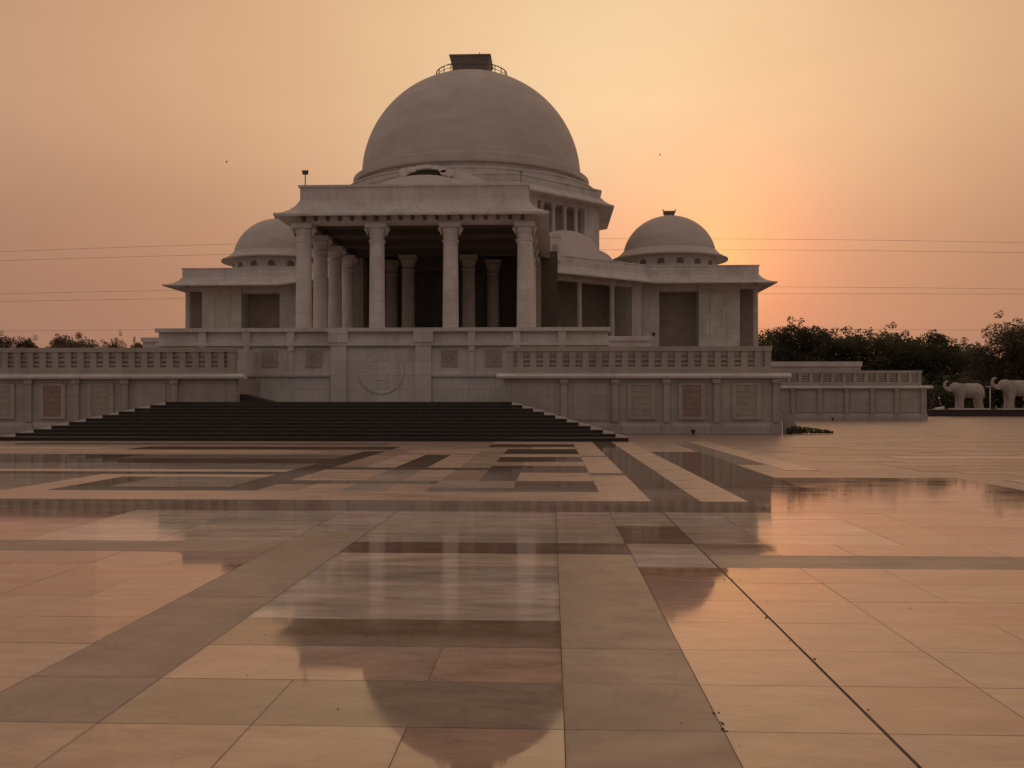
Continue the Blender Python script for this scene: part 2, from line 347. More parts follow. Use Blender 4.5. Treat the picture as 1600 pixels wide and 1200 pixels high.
for gk, cells in groups.items():
    i0, i1 = min(c[0] for c in cells), max(c[0] for c in cells) + 1; j0, j1 = min(c[1] for c in cells), max(c[1] for c in cells) + 1
    nw, nh, m = i1 - i0, j1 - j0, cells[0][2]
    jl, jr = i0 == 2, i1 == 2                   # the open expansion joint runs between these two columns
    key = (m.name, nw, nh, jl, jr)
    if key not in tile_mesh:
        gl = .0018; a0 = -S / 2 + (.009 if jl else gl) / nw; a1_ = S / 2 - (.009 if jr else gl) / nw; h = S / 2 - gl / nh; e = .0004
        t = MB(); t.add([(a0, -h, -.03), (a1_, -h, -.03), (a1_, h, -.03), (a0, h, -.03), (a0, -h, -e), (a1_, -h, -e), (a1_, h, -e), (a0, h, -e),
                         (a0 + e, -h + e, 0), (a1_ - e, -h + e, 0), (a1_ - e, h - e, 0), (a0 + e, h - e, 0)],
                        [(8, 9, 10, 11)] + [(q, (q + 1) % 4, 4 + (q + 1) % 4, 4 + q) for q in range(4)] + [(4 + q, 4 + (q + 1) % 4, 8 + (q + 1) % 4, 8 + q) for q in range(4)])
        tile_mesh[key] = t.mesh('paving_tile', m)
    o = link('paving_tile', tile_mesh[key], (X0 + S * (i0 + i1) / 2, Y0 + S * (j0 + j1) / 2, random.uniform(-.0008, .0005)), plaza, 0, (nw, nh, 1))
    o.rotation_euler = (random.gauss(0, .0005) / nh, random.gauss(0, .0005) / nw, 0)
# farther paving: whole bands of stone in the plaza's rectangular design
def slab(x0, x1, y0, y1, m, dz=0):
    t = MB(); t.box(x0 + .004, x1 - .004, y0 + .004, y1 - .004, -.05, 0 + dz); t.build('paving_slab', m, plaza)
FARL = [
    (-30, 3.06, 14.3, 15.05, P_DARK), (3.06, 9, 14.3, 15.05, P_FARB),
    (-10, 1.56, 15.05, 16.55, P_LIGHT), (1.56, 2.31, 15.05, 37.4, P_DARK), (2.31, 3.06, 15.05, 37.4, P_LIGHT), (3.06, 4.56, 15.05, 30, P_DARK),
    (.81, 1.56, 16.55, 20.3, P_LIGHT), (.81, 1.56, 21.05, 27, P_LIGHT), (.81, 1.56, 27.75, 37.4, P_LIGHT),
    (.81, 1.56, 20.3, 21.05, P_MID), (.81, 1.56, 27, 27.75, P_MID),
    (-.69, .81, 16.55, 18.8, P_DARK), (-2.19, -.69, 17.3, 18.8, P_MID), (-2.19, -.69, 16.55, 17.3, P_RED),
    (-.69, .81, 18.8, 21.05, P_LIGHT), (-1.44, -.69, 18.8, 23.3, P_DARK), (-.69, .81, 21.05, 23.3, P_RED),
    (-.69, .81, 23.3, 24.8, P_LIGHT), (-1.44, .81, 24.8, 27, P_DARK), (-1.44, .81, 27, 28.5, P_LIGHT), (-1.44, .81, 28.5, 31.5, P_DARK), (-.69, .81, 31.5, 33, P_LIGHT),
    (-2.19, .81, 33, 35.2, P_DARK), (-2.19, .81, 35.2, 37.4, P_LIGHT),
    (-4.44, -3.69, 16.55, 18.05, P_LIGHT), (-2.94, -2.19, 16.55, 18.05, P_LIGHT), (-3.69, -2.94, 16.55, 18.05, P_MID),
    (-5.19, -2.19, 18.05, 18.8, P_DARK),
    (-5.19, -3.69, 18.8, 21.8, P_LIGHT), (-2.94, -2.19, 18.8, 21.8, P_LIGHT), (-3.69, -2.94, 18.8, 21.8, P_MID),
    (-5.19, -1.44, 21.8, 22.55, P_DARK),
    (-4.44, -3.69, 22.55, 28, P_LIGHT), (-3.69, -2.94, 22.55, 28, P_DARK), (-2.94, -2.19, 22.55, 28, P_LIGHT),
    (-4.44, -2.19, 28.75, 31, P_LIGHT), (-5.9, -5.19, 16.55, 30, P_DARK),
    (-8.9, -5.9, 16.55, 17.3, P_DARK), (-8.9, -8.15, 17.3, 19.6, P_DARK), (-8.15, -5.9, 17.3, 19.6, P_MID), (-8.9, -5.9, 19.6, 20.3, P_LIGHT), (-9.65, -8.9, 16.55, 20.3, P_LIGHT),
    (-16, -5.9, 20.3, 21.05, P_RED), (-16, -5.9, 21.05, 21.8, P_LIGHT), (-14, -9.65, 16.55, 20.3, P_MID), (-16, -5.9, 21.8, 24, P_MID), (-12, -5.9, 24, 26, P_DARK),
    (-20, -12, 24, 28, P_RED), (-12, -5.9, 26, 28, P_MID), (-18, -7, 29, 30, P_LIGHT), (-14, -5.2, 31, 33, P_DARK), (-22, -15, 31, 32.5, P_LIGHT), (-20, -6, 34, 36, P_MID),
    (4.56, 5.31, 24, 38, P_MID), (5.31, 6.06, 22, 38, P_LIGHT), (9, 14, 17.3, 18.05, P_GREY), (8.25, 9, 15.05, 18.05, P_GREY), (9, 16, 15.05, 17.3, P_FARB),
    (4.56, 8.25, 15.05, 19.9, P_FARB), (9, 17, 18.05, 19.5, P_LIGHT), (9.5, 18, 26.5, 28, P_LIGHT), (-17, -10, 15.05, 16.55, P_MID), (9, 13, 14.3, 15.05, P_FARB),
]
for a in FARL: slab(*a)
P_FAR2 = material('paving_far_dark', (.27, .20, .165), .34, .25, .8, (.19, .145, .125), .5, stretch=(.4, 1, 1), rvar=.1, spec=.35)
P_FAR3 = material('paving_far_pale', (.40, .31, .26), .34, .2, .8, (.27, .21, .18), .5, stretch=(.4, 1, 1), rvar=.1, spec=.35)
rnd = random.Random(21); used = [a[:4] for a in FARL]
for _ in range(400):
    if len(used) > len(FARL) + 60: break
    w_ = S * rnd.choice((2, 3, 4, 6, 9)); d_ = S * rnd.choice((1, 1, 2)); x_ = S * round(rnd.uniform(4, 28) / S); y_ = S * round(rnd.uniform(19.5, 45) / S)
    if x_ < .5 * y_ + 3 and not (x_ < 12.5 and y_ + d_ > 38) and all(x_ + w_ <= q[0] or x_ >= q[1] or y_ + d_ <= q[2] or y_ >= q[3] for q in used):
        used.append((x_, x_ + w_, y_, y_ + d_)); slab(x_, x_ + w_, y_, y_ + d_, rnd.choice((P_FAR2, P_FAR3, P_FAR2)), -.003)

# ------------------------------------------------------------------ trees, hedges (behind everything)
def leaf_cloud(mb, c, rad, n, size, rnd):
    for _ in range(n):
        while True:
            p = Vector((rnd.uniform(-1, 1), rnd.uniform(-1, 1), rnd.uniform(-1, 1)))
            if p.length < 1: break
        p = Vector((c[0] + p.x * rad[0], c[1] + p.y * rad[1], c[2] + p.z * rad[2]))
        a = Vector((rnd.gauss(0, 1), rnd.gauss(0, 1), rnd.gauss(0, 1))).normalized(); b = a.orthogonal().normalized()
        s = size * rnd.uniform(.55, 1.3); q = s * rnd.uniform(.35, .6)
        mb.add([p - a * s, p - b * q, p + a * s, p + b * q], [(0, 1, 2, 3)])
def tree_meshes(seed, h, spread, nclump, leaf):
    rnd = random.Random(seed)
    t = MB(); c = MB()
    fork = h * rnd.uniform(.25, .38)
    t.tube([(0, 0, -.4), (.1, .05, fork * .5), (0, 0, fork)], [h * .035, h * .027, h * .022], 8)
    for k in range(nclump):
        a = rnd.uniform(0, 2 * math.pi); rr = spread * math.sqrt(rnd.random()) * .85
        zz = h * rnd.uniform(.30, .92) * (1 - .22 * (rr / spread) ** 2)
        p = Vector((rr * math.cos(a), rr * math.sin(a), zz))
        if k < 12: t.tube([(0, 0, fork * .9), tuple(Vector((0, 0, fork)).lerp(p, .5) + Vector((0, 0, h * .04))), tuple(p)], [h * .016, h * .010, h * .004], 5)
        r = h * rnd.choice((.05, .07, .09, .12, .15))
        leaf_cloud(c, p, (r * 1.3, r * 1.3, r * .8), int(leaf * r * r * 4), .2, rnd)
        for e in range(3):                   # loose sprays that break the outline
            v = Vector((rnd.gauss(0, 1), rnd.gauss(0, 1), rnd.gauss(.3, .7))).normalized() * r * 1.35
            leaf_cloud(c, p + v, (r * .35, r * .35, r * .3), int(leaf * r * r * .35), .17, rnd)
    return t.mesh('trunk', BARK), c.v, c.f, sorted(p[2] for p in c.v)[int(len(c.v) * .995)]
TV = []
for q in range(5):
    tm, cv, cf, zm = tree_meshes(40 + q, 12, 4.9, 50, 44)
    crown = []
    for m in LEAF:
        cm = bpy.data.meshes.new('crown'); cm.from_pydata(cv, [], cf); cm.materials.append(m); crown.append(cm)
    TV.append((tm, crown, zm))
def tree(px, py_top, Y, var, leaf, label, grp, wide=1.0, name='tree'):
    X = tx(px, Y); h = tz(px, py_top, Y)
    s = (h + .4) / TV[var][2]
    o = thing(name, label, 'tree', (X, Y, -.4), grp)
    for nm, me in (('trunk', TV[var][0]), ('crown', TV[var][1][leaf])):
        link(nm, me, (X, Y, -.4), o, random.uniform(0, 6.28), (s * wide, s * wide, s))
    return o
GR = 'trees beyond the plaza on the right'
for a in [
    (1200, 520, 150, 0, 0, 'slim dark tree just beside the right pavilion corner column', GR, 1.0),
    (1250, 508, 146, 1, 0, 'dark rounded tree with bright sky gaps, above the far terrace wall', GR, .95),
    (1302, 516, 152, 2, 0, 'dark bushy tree third from the right pavilion', GR, 1.0),
    (1352, 517, 148, 3, 1, 'olive tree behind the end of the upper far terrace parapet', GR, 1.0),
    (1400, 521, 155, 4, 0, 'dark tree standing left of the far terrace wall end', GR, 1.0),
    (1448, 524, 147, 0, 0, 'broad dark tree directly behind the end of the far terrace wall', GR, 1.15),
    (1492, 532, 152, 2, 0, 'dark tree rising above the first elephant statue', GR, .95),
    (1527, 552, 158, 3, 1, 'low olive tree in the dip between two taller crowns', GR, 1.0),
    (1562, 560, 140, 1, 0, 'low dark tree above the gap between the elephant statues', GR, 1.1),
    (1592, 503, 128, 4, 2, 'tall brownish open-crowned tree at the right edge of the photo', GR, 1.05),
    (1630, 520, 130, 0, 0, 'dark tree cut by the right edge of the photo', GR, 1.2)]: tree(*a)
GL = 'distant trees beyond the left terrace'
for a in [
    (18, 524, 215, 1, 2, 'distant brown tree at the left edge above the balustrade', GL, .75),
    (46, 534, 220, 3, 2, 'small distant brown tree second from the left edge', GL, .45),
    (100, 529, 215, 0, 2, 'distant tree left half of the pair above the balustrade', GL, .75),
    (128, 524, 210, 2, 2, 'distant brown tree, tallest of those above the left balustrade', GL, .75),
    (178, 530, 216, 4, 2, 'small distant round tree standing alone above the left balustrade', GL, .5),
    (218, 534, 225, 1, 2, 'faint distant tree nearest the left end of the upper terrace', GL, .4)]: tree(*a)
def bush_mesh(seed, w_, h_, n, m):
    rnd = random.Random(seed); b = MB()
    for k in range(n):
        leaf_cloud(b, (rnd.uniform(-w_, w_), rnd.uniform(-.8, .8), h_ * rnd.uniform(.2, .8)), (w_ * .5, .8, h_ * .3), 130, .2, rnd)
    return b
for k, (px, Y, hh, lab) in enumerate([(1470, 128, 4.2, 'dark shrub between the far terrace wall and first elephant'), (1508, 126, 5.0, 'dark shrub directly behind the first elephant statue'),
        (1548, 127, 4.6, 'dark shrub in the gap between the two elephants'), (1590, 125, 5.2, 'dark shrub behind the second elephant statue'),
        (1428, 132, 5.0, 'dark shrub peeping over the end of the far balustrade'), (1385, 134, 5.2, 'dark shrub above the middle of the far balustrade'),
        (1330, 134, 5.4, 'dark shrub behind the upper far terrace parapet'), (1270, 134, 5.0, 'dark shrub behind the far terrace next to the block')]):
    X = tx(px, Y); o = thing('shrub', lab, 'shrub', (X, Y, -.4), 'shrubs behind the elephants and far terrace')
    b = bush_mesh(90 + k, 2.4, hh, 16, 0); link('foliage', b.mesh('foliage', LEAF[k % 2]), (X, Y, -.4), o)
    st = MB()
    for q in range(4): st.tube([(0, 0, 0), (random.uniform(-1.6, 1.6), 0, hh * .6)], [.07, .03], 5)
    link('stem', st.mesh('stem', BARK), (X, Y, -.4), o)
u = MB(); rnd = random.Random(5)
for k in range(320):
    X = rnd.uniform(8, 110); Yk = rnd.uniform(138, 144)
    leaf_cloud(u, (X, Yk, rnd.uniform(.2, 5.2)), (2.2, 1.2, 1.4), 70, .3, rnd)
tag(u.build('undergrowth', LEAF[0]), 'dark tangled undergrowth below the tree line', 'undergrowth', kind='stuff')

# ------------------------------------------------------------------ memorial hall
XC, YD = -9.1, 109.0
FL = 4.6                                       # podium floor
hall = thing('memorial_hall', 'large pale stone memorial hall with great central dome and columned portico', 'building', (XC, YD, 0))
def U(px, Y): return tx(px, Y) - XC
def rect(u0, u1, y0, y1): return [(XC + u0, y0), (XC + u1, y0), (XC + u1, y1), (XC + u0, y1)]
def octagon(ap, c=(XC, YD)):
    r = ap / math.cos(math.pi / 8)
    return [(c[0] + r * math.cos(math.pi / 8 + k * math.pi / 4), c[1] + r * math.sin(math.pi / 8 + k * math.pi / 4)) for k in range(8)]
m = MB(); m.box(XC - 12.0, XC + 12.0, 51.9, 56.4, 0, FL); m.box(XC - 14.7, XC + 14.7, 56.4, 99, 0, FL); m.box(XC - 34, XC + 34, 99, 132, 0, FL)
m.build('podium', MARBLE, hall)

# --- portico
def column_meshes(h, r, name, mat=MARBLE):
    sh = MB(); sh.lathe([(0, .0), (r * 1.02, .0), (r * 1.0, h * .1), (r * .93, h * .8), (r * .88, h), (0, h)], 20)
    return sh.mesh(name, mat)
PH = 13.3 - FL
r0 = .54
shaft = MB(); shaft.lathe([(r0 * 1.0, .55), (r0 * .98, 2.5), (r0 * .90, PH - 1.25), (r0 * .86, PH - 1.2)], 24)
shaft_me = shaft.mesh('shaft', MARBLE)
cap = MB(); cap.lathe([(r0 * .86, PH - 1.25), (r0 * 1.02, PH - 1.2), (r0 * 1.02, PH - 1.08), (r0 * .88, PH - 1.04), (r0 * .95, PH - .75), (r0 * 1.1, PH - .45), (r0 * 1.2, PH - .3), (0, PH - .3)], 24)
cap.box(-r0 * 1.28, r0 * 1.28, -r0 * 1.28, r0 * 1.28, PH - .3, PH)
cap_me = cap.mesh('capital', MARBLE)
bas = MB(); bas.box(-r0 * 1.3, r0 * 1.3, -r0 * 1.3, r0 * 1.3, 0, .3); bas.lathe([(r0 * 1.25, .3), (r0 * 1.25, .42), (r0 * 1.05, .55), (0, .55)], 24)
bas_me = bas.mesh('column_base', MARBLE)
brk_me = []
for sx in (-1, 1):
    brk = MB(); brk.extr([(0, 0), (.22, 0), (.22, -.1), (.13, -.22), (.04, -.42), (0, -.5)], (sx * r0 * 1.1, -.25, PH - .29), (sx, 0, 0), (0, 0, 1), (0, .5, 0))
    brk_me.append(brk.mesh('bracket', MARBLE))
shaded_col = []                                        # inner column copies, recoloured darker for the shade inside the porch
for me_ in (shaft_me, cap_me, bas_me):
    q = me_.copy(); q.materials.clear(); q.materials.append(SAND); shaded_col.append(q)
def portico_column(uu, Y, bracket=True, mes=None):
    p = (XC + uu, Y, FL); a, b, d = mes or (shaft_me, cap_me, bas_me)
    c = link('portico_column', a, p, hall)
    link('capital', b, p, c); link('column_base', d, p, c)
    for q in brk_me if bracket else (): link('bracket', q, p, c)
PY = [63.1, 67.7, 72.3, 76.9]
for uu in (-7.33, -2.44, 2.44, 7.33): portico_column(uu, PY[0])
for Y in PY[1:]:
    portico_column(-7.33, Y); portico_column(7.33, Y)
for uu in (-2.44, 2.44): portico_column(uu, PY[3], False, shaded_col)
for uu in (-4.25, 4.25): portico_column(uu, 79.6, False, shaded_col)
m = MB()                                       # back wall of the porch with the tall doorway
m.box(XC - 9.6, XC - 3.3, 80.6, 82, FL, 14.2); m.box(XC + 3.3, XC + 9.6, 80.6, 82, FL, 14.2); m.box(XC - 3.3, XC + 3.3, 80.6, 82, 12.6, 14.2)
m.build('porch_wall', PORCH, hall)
m = MB(); m.box(XC - 9.6, XC - 8.8, 82, 94, FL, 14.2); m.box(XC + 8.8, XC + 9.6, 82, 94, FL, 14.2); m.box(XC - 9, XC + 9, 93.4, 94, FL, 14.2)
m.build('vestibule_wall', MARBLE, hall)
for s in (-1, 1):
    m = MB(); m.box(XC + s * 8.2, XC + s * 6.4, 78.4, 80.6, FL, 13.4); m.build('porch_pier', SAND, hall)
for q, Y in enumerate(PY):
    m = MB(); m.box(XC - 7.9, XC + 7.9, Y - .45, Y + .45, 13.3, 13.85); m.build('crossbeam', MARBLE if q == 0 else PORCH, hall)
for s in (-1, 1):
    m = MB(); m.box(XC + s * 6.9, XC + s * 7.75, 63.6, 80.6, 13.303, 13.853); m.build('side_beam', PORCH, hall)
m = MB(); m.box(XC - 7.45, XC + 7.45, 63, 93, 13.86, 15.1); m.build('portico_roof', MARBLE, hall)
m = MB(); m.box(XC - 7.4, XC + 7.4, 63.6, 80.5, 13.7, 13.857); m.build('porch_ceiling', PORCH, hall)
PP = rect(-7.54, 7.54, 62.9, 92.8)
EAVE = [(0, 1.0), (.25, .62), (.6, .32), (1.0, .12), (1.42, 0), (1.42, -.14), (1.2, -.13), (.0, .05)]
m = MB(); m.sweep(PP, [(o * .98, 13.78 + z * 1.12) for o, z in EAVE]); m.build('portico_eave', MARBLE, hall)
m = MB(); m.sweep(PP, [(0, 14.7), (0, 15.72), (.1, 15.74), (.1, 15.88), (-.4, 15.88), (-.4, 14.7)]); m.build('portico_parapet', MARBLE, hall)
# eave brackets below the portico eave
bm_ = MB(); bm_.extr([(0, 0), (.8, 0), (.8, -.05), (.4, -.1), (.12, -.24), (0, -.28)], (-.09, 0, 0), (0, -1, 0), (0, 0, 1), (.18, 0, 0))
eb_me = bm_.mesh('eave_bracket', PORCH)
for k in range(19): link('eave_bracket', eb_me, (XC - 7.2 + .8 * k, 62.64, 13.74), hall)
def vault(name, cx, y0, y1, ztop, rad, zbase, mat, parent, seg=28):
    half = math.acos((zbase - (ztop - rad)) / rad); cz = ztop - rad
    out = [(rad * math.sin(-half + 2 * half * k / seg), cz + rad * math.cos(-half + 2 * half * k / seg)) for k in range(seg + 1)]
    m = MB(); m.extr(out, (cx, y0, 0), (1, 0, 0), (0, 0, 1), (0, y1 - y0, 0))
    return m.build(name, mat, parent)
vf = vault('front_vault', XC, 68, 72, 17.72, 8.1, 15.11, PALE, hall)
vb = vault('rear_vault', XC, 78.4, 92.4, 20.6, 7.3, 15.12, PALE, hall)
gx = tx(668, 77.9)                              # dark plate colours in the shaded opening behind a scalloped garland
m = MB(); m.extr([(2.3 * math.cos(k * math.pi / 16), 19.2 + 1.35 * math.sin(k * math.pi / 16)) for k in range(17)], (gx, 78.1, 0), (1, 0, 0), (0, 0, 1), (0, .29, 0))
m.build('lunette', GRAN, vb)
for k, (dx, dz, wx, wz) in enumerate(((-1.95, 20.28, .36, .34), (-1.3, 20.5, .42, .22), (-.65, 20.66, .40, .17), (0, 20.72, .42, .16), (.65, 20.66, .40, .17), (1.25, 20.46, .36, .26), (1.75, 20.22, .36, .34), (1.35, 20.2, .3, .22))):
    m = MB(); m.extr([(wx * math.cos(q * math.pi / 7), wz * math.sin(q * math.pi / 7)) for q in range(14)], (gx + dx, 77.8 - .04 * (k % 2), dz), (1, 0, 0), (0, 0, 1), (0, .3, 0))
    m.build('garland_scallop', PALE, vb)


# --- octagonal lower storey with side pavilions
WP = [(-31.1, 103), (-19.7, 103), (-6.9, 92.6), (6.9, 92.6), (19.7, 103), (31.1, 103), (31.1, 128), (-31.1, 128)]
WPw = [(XC + a, b) for a, b in WP]
m = MB(); m.sweep(WPw, [(o * 1.13, 14.15 + z * .95) for o, z in EAVE]); m.build('wing_eave', MARBLE, hall)
m = MB(); m.sweep(WPw, [(0, 14.9), (0, 15.98), (.08, 16.0), (.08, 16.12), (-.4, 16.12), (-.4, 14.9)]); m.build('wing_parapet', MARBLE, hall)
m = MB(); m.prism([(XC + a * .985, 103.3 if b == 103 else 93.1 if b < 100 else b - .3) for a, b in WP], 14.25, 15.2); m.build('wing_roof', MARBLE, hall)
def inset(p, q, d):
    t = (Vector(q) - Vector(p)).normalized(); n = Vector((t.y, -t.x)); return t, n
wc_h = 14.2 - FL
wc = MB(); wc.lathe([(.30, 0), (.29, 1), (.26, wc_h - .7), (.30, wc_h - .65), (.27, wc_h - .55), (.42, wc_h - .25), (0, wc_h - .25)], 16); wc.box(-.42, .42, -.42, .42, wc_h - .25, wc_h)
wc_me = wc.mesh('wing_column', MARBLE)
def put_wing_col(X, Y):
    o = link('wing_column', wc_me, (X, Y, FL), hall)
    return o
for s in (-1, 1):
    A = Vector((XC + s * 6.9, 92.6)); B = Vector((XC + s * 19.7, 103)); t = (B - A).normalized(); n = Vector((t.y, -t.x)) * (1 if s > 0 else -1)
    Lg = (B - A).length
    for px in (905, 956):
        # position on the line set back .9 m from the parapet
        A2 = A - n * .9
        best = min((abs((A2 + t * (Lg * q / 400)).x * s_ - 0) , 0) for s_ in (1,) for q in (0,))
        k = None
        for q in range(401):
            P = (Vector((XC + 6.9, 92.6)) - Vector(((B - A).normalized().y, -abs((B - A).normalized().x))) * 0)
            pr = Vector((XC + 6.9, 92.6)).lerp(Vector((XC + 19.7, 103)), q / 400) + Vector((-.57, .7))
            if tx(px, pr.y) <= pr.x: k = q / 400; break
        P = A.lerp(B, k) + Vector((-.57 * s, .7))
        put_wing_col(P.x, P.y)
    # loggia back wall, end pier
    m = MB(); c = (A.x, A.y); tt = (t.x, t.y); nn = (n.x, n.y)
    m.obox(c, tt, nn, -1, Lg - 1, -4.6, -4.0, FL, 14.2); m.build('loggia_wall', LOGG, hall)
    m = MB(); m.obox(c, tt, nn, .6, 2.6, -1.6, -.4, FL, 14.22); m.build('loggia_pier', MARBLE, hall)
    m = MB(); m.obox(c, tt, nn, Lg - 2.2, Lg - .9, -4.0, -.6, FL, 14.22); m.build('loggia_pier', MARBLE, hall)
    m = MB(); m.obox(c, tt, nn, .6, Lg - .9, -1.3, -.45, 13.7, 14.24); m.build('loggia_beam', MARBLE, hall)
    # pavilion front between pixel columns measured on the right wing, mirrored to the left
    YF = 104.0
    def seg(p0, p1): return sorted((XC + s * U(p0, YF), XC + s * U(p1, YF)))
    a, b = seg(1000, 1030); m = MB(); m.box(a, b, YF, 107, FL, 14.23); m.build('pavilion_pier', MARBLE, hall)
    a, b = seg(1092, 1156); m = MB(); m.box(a, b, YF, 107, FL, 14.23); pw = m.build('pavilion_wall', MARBLE, hall)
    a, b = seg(1110, 1138); m = MB(); 
    for (x0, x1, z0, z1) in ((a, a + .18, 6, 13.0), (b - .18, b, 6, 13.0), (a - .1, b + .1, 13.0, 13.25)): m.box(x0, x1, YF - .07, YF - .003, z0, z1)
    m.build('panel_frame', MARBLE, pw)
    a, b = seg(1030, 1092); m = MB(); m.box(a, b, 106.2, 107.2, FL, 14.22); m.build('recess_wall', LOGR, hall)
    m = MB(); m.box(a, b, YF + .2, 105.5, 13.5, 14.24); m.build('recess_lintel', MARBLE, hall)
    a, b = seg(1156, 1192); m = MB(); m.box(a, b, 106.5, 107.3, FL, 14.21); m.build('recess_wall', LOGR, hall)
    a, b = seg(1175, 1189); c_ = (a + b) / 2; put_wing_col(c_, YF + .5); put_wing_col(c_, YF + 3.5)
    a, b = seg(1157, 1190); m = MB(); m.box(a, b, YF + .1, YF + 1, 13.75, 14.25); m.build('corner_lintel', MARBLE, hall)
    m = MB(); m.box(XC + s * 5, XC + s * 30.3, 107.3, 127, FL, 14.2); m.build('pavilion_body', MARBLE, hall)
    # curved gable roofs above the slanting wing
    for (sc_, zt, hw, dp) in ((5.6, 18.75, 4.2, 5.5), (10.2, 17.7, 3.4, 4.0)):
        o = A + t * sc_ - n * (.5 if sc_ < 6 else 2.6)
        out = [(hw * math.cos(math.pi * q / 20), 16.0 + (zt - 16.0) * math.sin(math.pi * q / 20) ** .85) for q in range(21)] + [(-hw, 15.21), (hw, 15.21)]
        m = MB(); m.extr(out, (o.x, o.y, 0), (t.x, t.y, 0), (0, 0, 1), (-n.x * dp, -n.y * dp, 0)); gv = m.build('gable_vault', PALE, hall)
    # carved block at the inner end of the wing parapet
    m = MB(); m.box(XC + s * 8.95, XC + s * 9.9, 93.4, 95, 15.3, 18.0); m.box(XC + s * 8.85, XC + s * 10.0, 93.3, 95.1, 17.6, 17.8); cb = m.build('end_block', MARBLE, hall)
    m = MB(); m.extr([(.3 * math.cos(q * math.pi / 6), .3 * math.sin(q * math.pi / 6)) for q in range(12)], (XC + s * 9.42, 93.28, 16.6), (1, 0, 0), (0, 0, 1), (0, .15, 0)); m.build('rosette', SAND, cb)
    # small dome
    cx, cy = XC + s * 22.6, 111.0
    zc = 17.75; Rr = 5.3; Hr = 4.95
    m = MB(); m.lathe([(5.35, 15.2), (5.35, 17.9)], 40, (cx, cy)); m.build('small_drum', MARBLE, hall)
    for q in range(16):
        a = q * math.pi / 8 + .1
        if math.sin(a) > .35: continue
        tv = Vector((-math.sin(a), math.cos(a), 0)); nv = Vector((math.cos(a), math.sin(a), 0))
        m = MB(); m.extr([(-.42, 0), (.42, 0), (.42, .25), (.3, .5), (0, .62), (-.3, .5), (-.42, .25)], Vector((cx, cy, 16.75)) + nv * 5.2, tv, (0, 0, 1), nv * .165)
        m.build('drum_opening', BOX, hall)  # solid dark plate, its colour stands for the shade inside an arched opening
    m = MB(); m.lathe([(5.3, 18.75), (5.75, 18.3), (6.2, 18.0), (6.62, 17.82), (6.62, 17.68), (5.3, 17.8)], 56, (cx, cy)); m.build('small_dome_eave', DOMEM, hall)
    m = MB(); m.lathe([(Rr * math.cos(q * math.pi / 48), zc + .2 + Hr * math.sin(q * math.pi / 48)) for q in range(0, 25)], 56, (cx, cy)); sd = m.build('small_dome', DOMEM, hall)
    m = MB(); zt = zc + .2 + Hr
    m.lathe([(.75, zt - .12), (.75, zt + .25), (.9, zt + .3), (.9, zt + .5), (0, zt + .5)], 4, (cx, cy), False, math.pi / 4)
    m.build('dome_cap', BOX, sd)
    for q in (-1, 1):
        m = MB(); m.tube([(cx + q * .55, cy, zt + .45), (cx + q * .72, cy, zt + .62), (cx + q * .68, cy, zt + .85)], [.09, .07, .03], 6)
        m.build('cap_horn', BOX, sd)

# --- octagonal drum with loggias
m = MB(); m.prism(octagon(12.6), 15.2, 23); m.build('drum_core', SAND, hall)
AP = 14.2; HALF = AP * math.tan(math.pi / 8)
for k in range(8):
    a = -math.pi / 2 + k * math.pi / 4; nv = (math.cos(a), math.sin(a)); tv = (-math.sin(a), math.cos(a)); c = (XC, YD)
    if k in (0, 1, 7):
        s0, s1 = -3.3, 3.6
        if k == 7: s0, s1 = -3.6, 3.3
        m = MB(); m.obox(c, tv, nv, -HALF + .62, s0, 12.6, AP, 15.2, 22.4); m.obox(c, tv, nv, s1, HALF - .62, 12.6, AP, 15.2, 22.4)
        m.obox(c, tv, nv, s0, s1, 12.6, AP, 15.2, 18.7); m.obox(c, tv, nv, s0, s1, 12.6, AP, 21.9, 22.4)
        dw = m.build('drum_wall', MARBLE, hall)
        for q in range(4):
            ss = s0 + (s1 - s0) * (q + .55) / 4.1
            P = Vector((XC + tv[0] * ss + nv[0] * 13.75, YD + tv[1] * ss + nv[1] * 13.75))
            m = MB(); m.lathe([(.24, 18.7), (.22, 21.5), (.32, 21.7), (.32, 21.9)], 12, P); m.build('loggia_column', MARBLE, dw)
    else:
        m = MB(); m.obox(c, tv, nv, -HALF + .62, HALF - .62, 12.6, AP, 15.2, 22.4); m.build('drum_wall', MARBLE, hall)
    b = a + math.pi / 8; rv = AP / math.cos(math.pi / 8)
    P = (XC + rv * math.cos(b), YD + rv * math.sin(b))
    t2 = (-math.sin(a + math.pi / 4), math.cos(a + math.pi / 4))
    m = MB(); m.prism([P, (P[0] - tv[0] * .62, P[1] - tv[1] * .62), (P[0] - math.cos(b) * 2, P[1] - math.sin(b) * 2), (P[0] + t2[0] * .62, P[1] + t2[1] * .62)], 15.2, 22.4)
    m.build('drum_corner', MARBLE, hall)
m = MB(); m.sweep(octagon(14.45), [(0, 23.3), (.35, 22.95), (.8, 22.65), (1.3, 22.45), (1.3, 22.28), (1.1, 22.3), (-.6, 22.41)]); m.build('drum_cornice', MARBLE, hall)
m = MB(); m.sweep(octagon(14.35), [(0, 22.9), (0, 24.0), (.1, 24.02), (.1, 24.2), (-1.5, 24.2), (-1.5, 22.9)]); m.build('drum_parapet', MARBLE, hall)
m = MB(); m.lathe([(14.0, 23.5), (14.0, 24.75), (14.12, 24.8), (14.12, 24.95), (13.5, 25.0), (12.75, 25.05), (12.75, 25.75), (12.3, 25.8)], 96, (XC, YD), False); m.build('dome_terrace', MARBLE, hall)
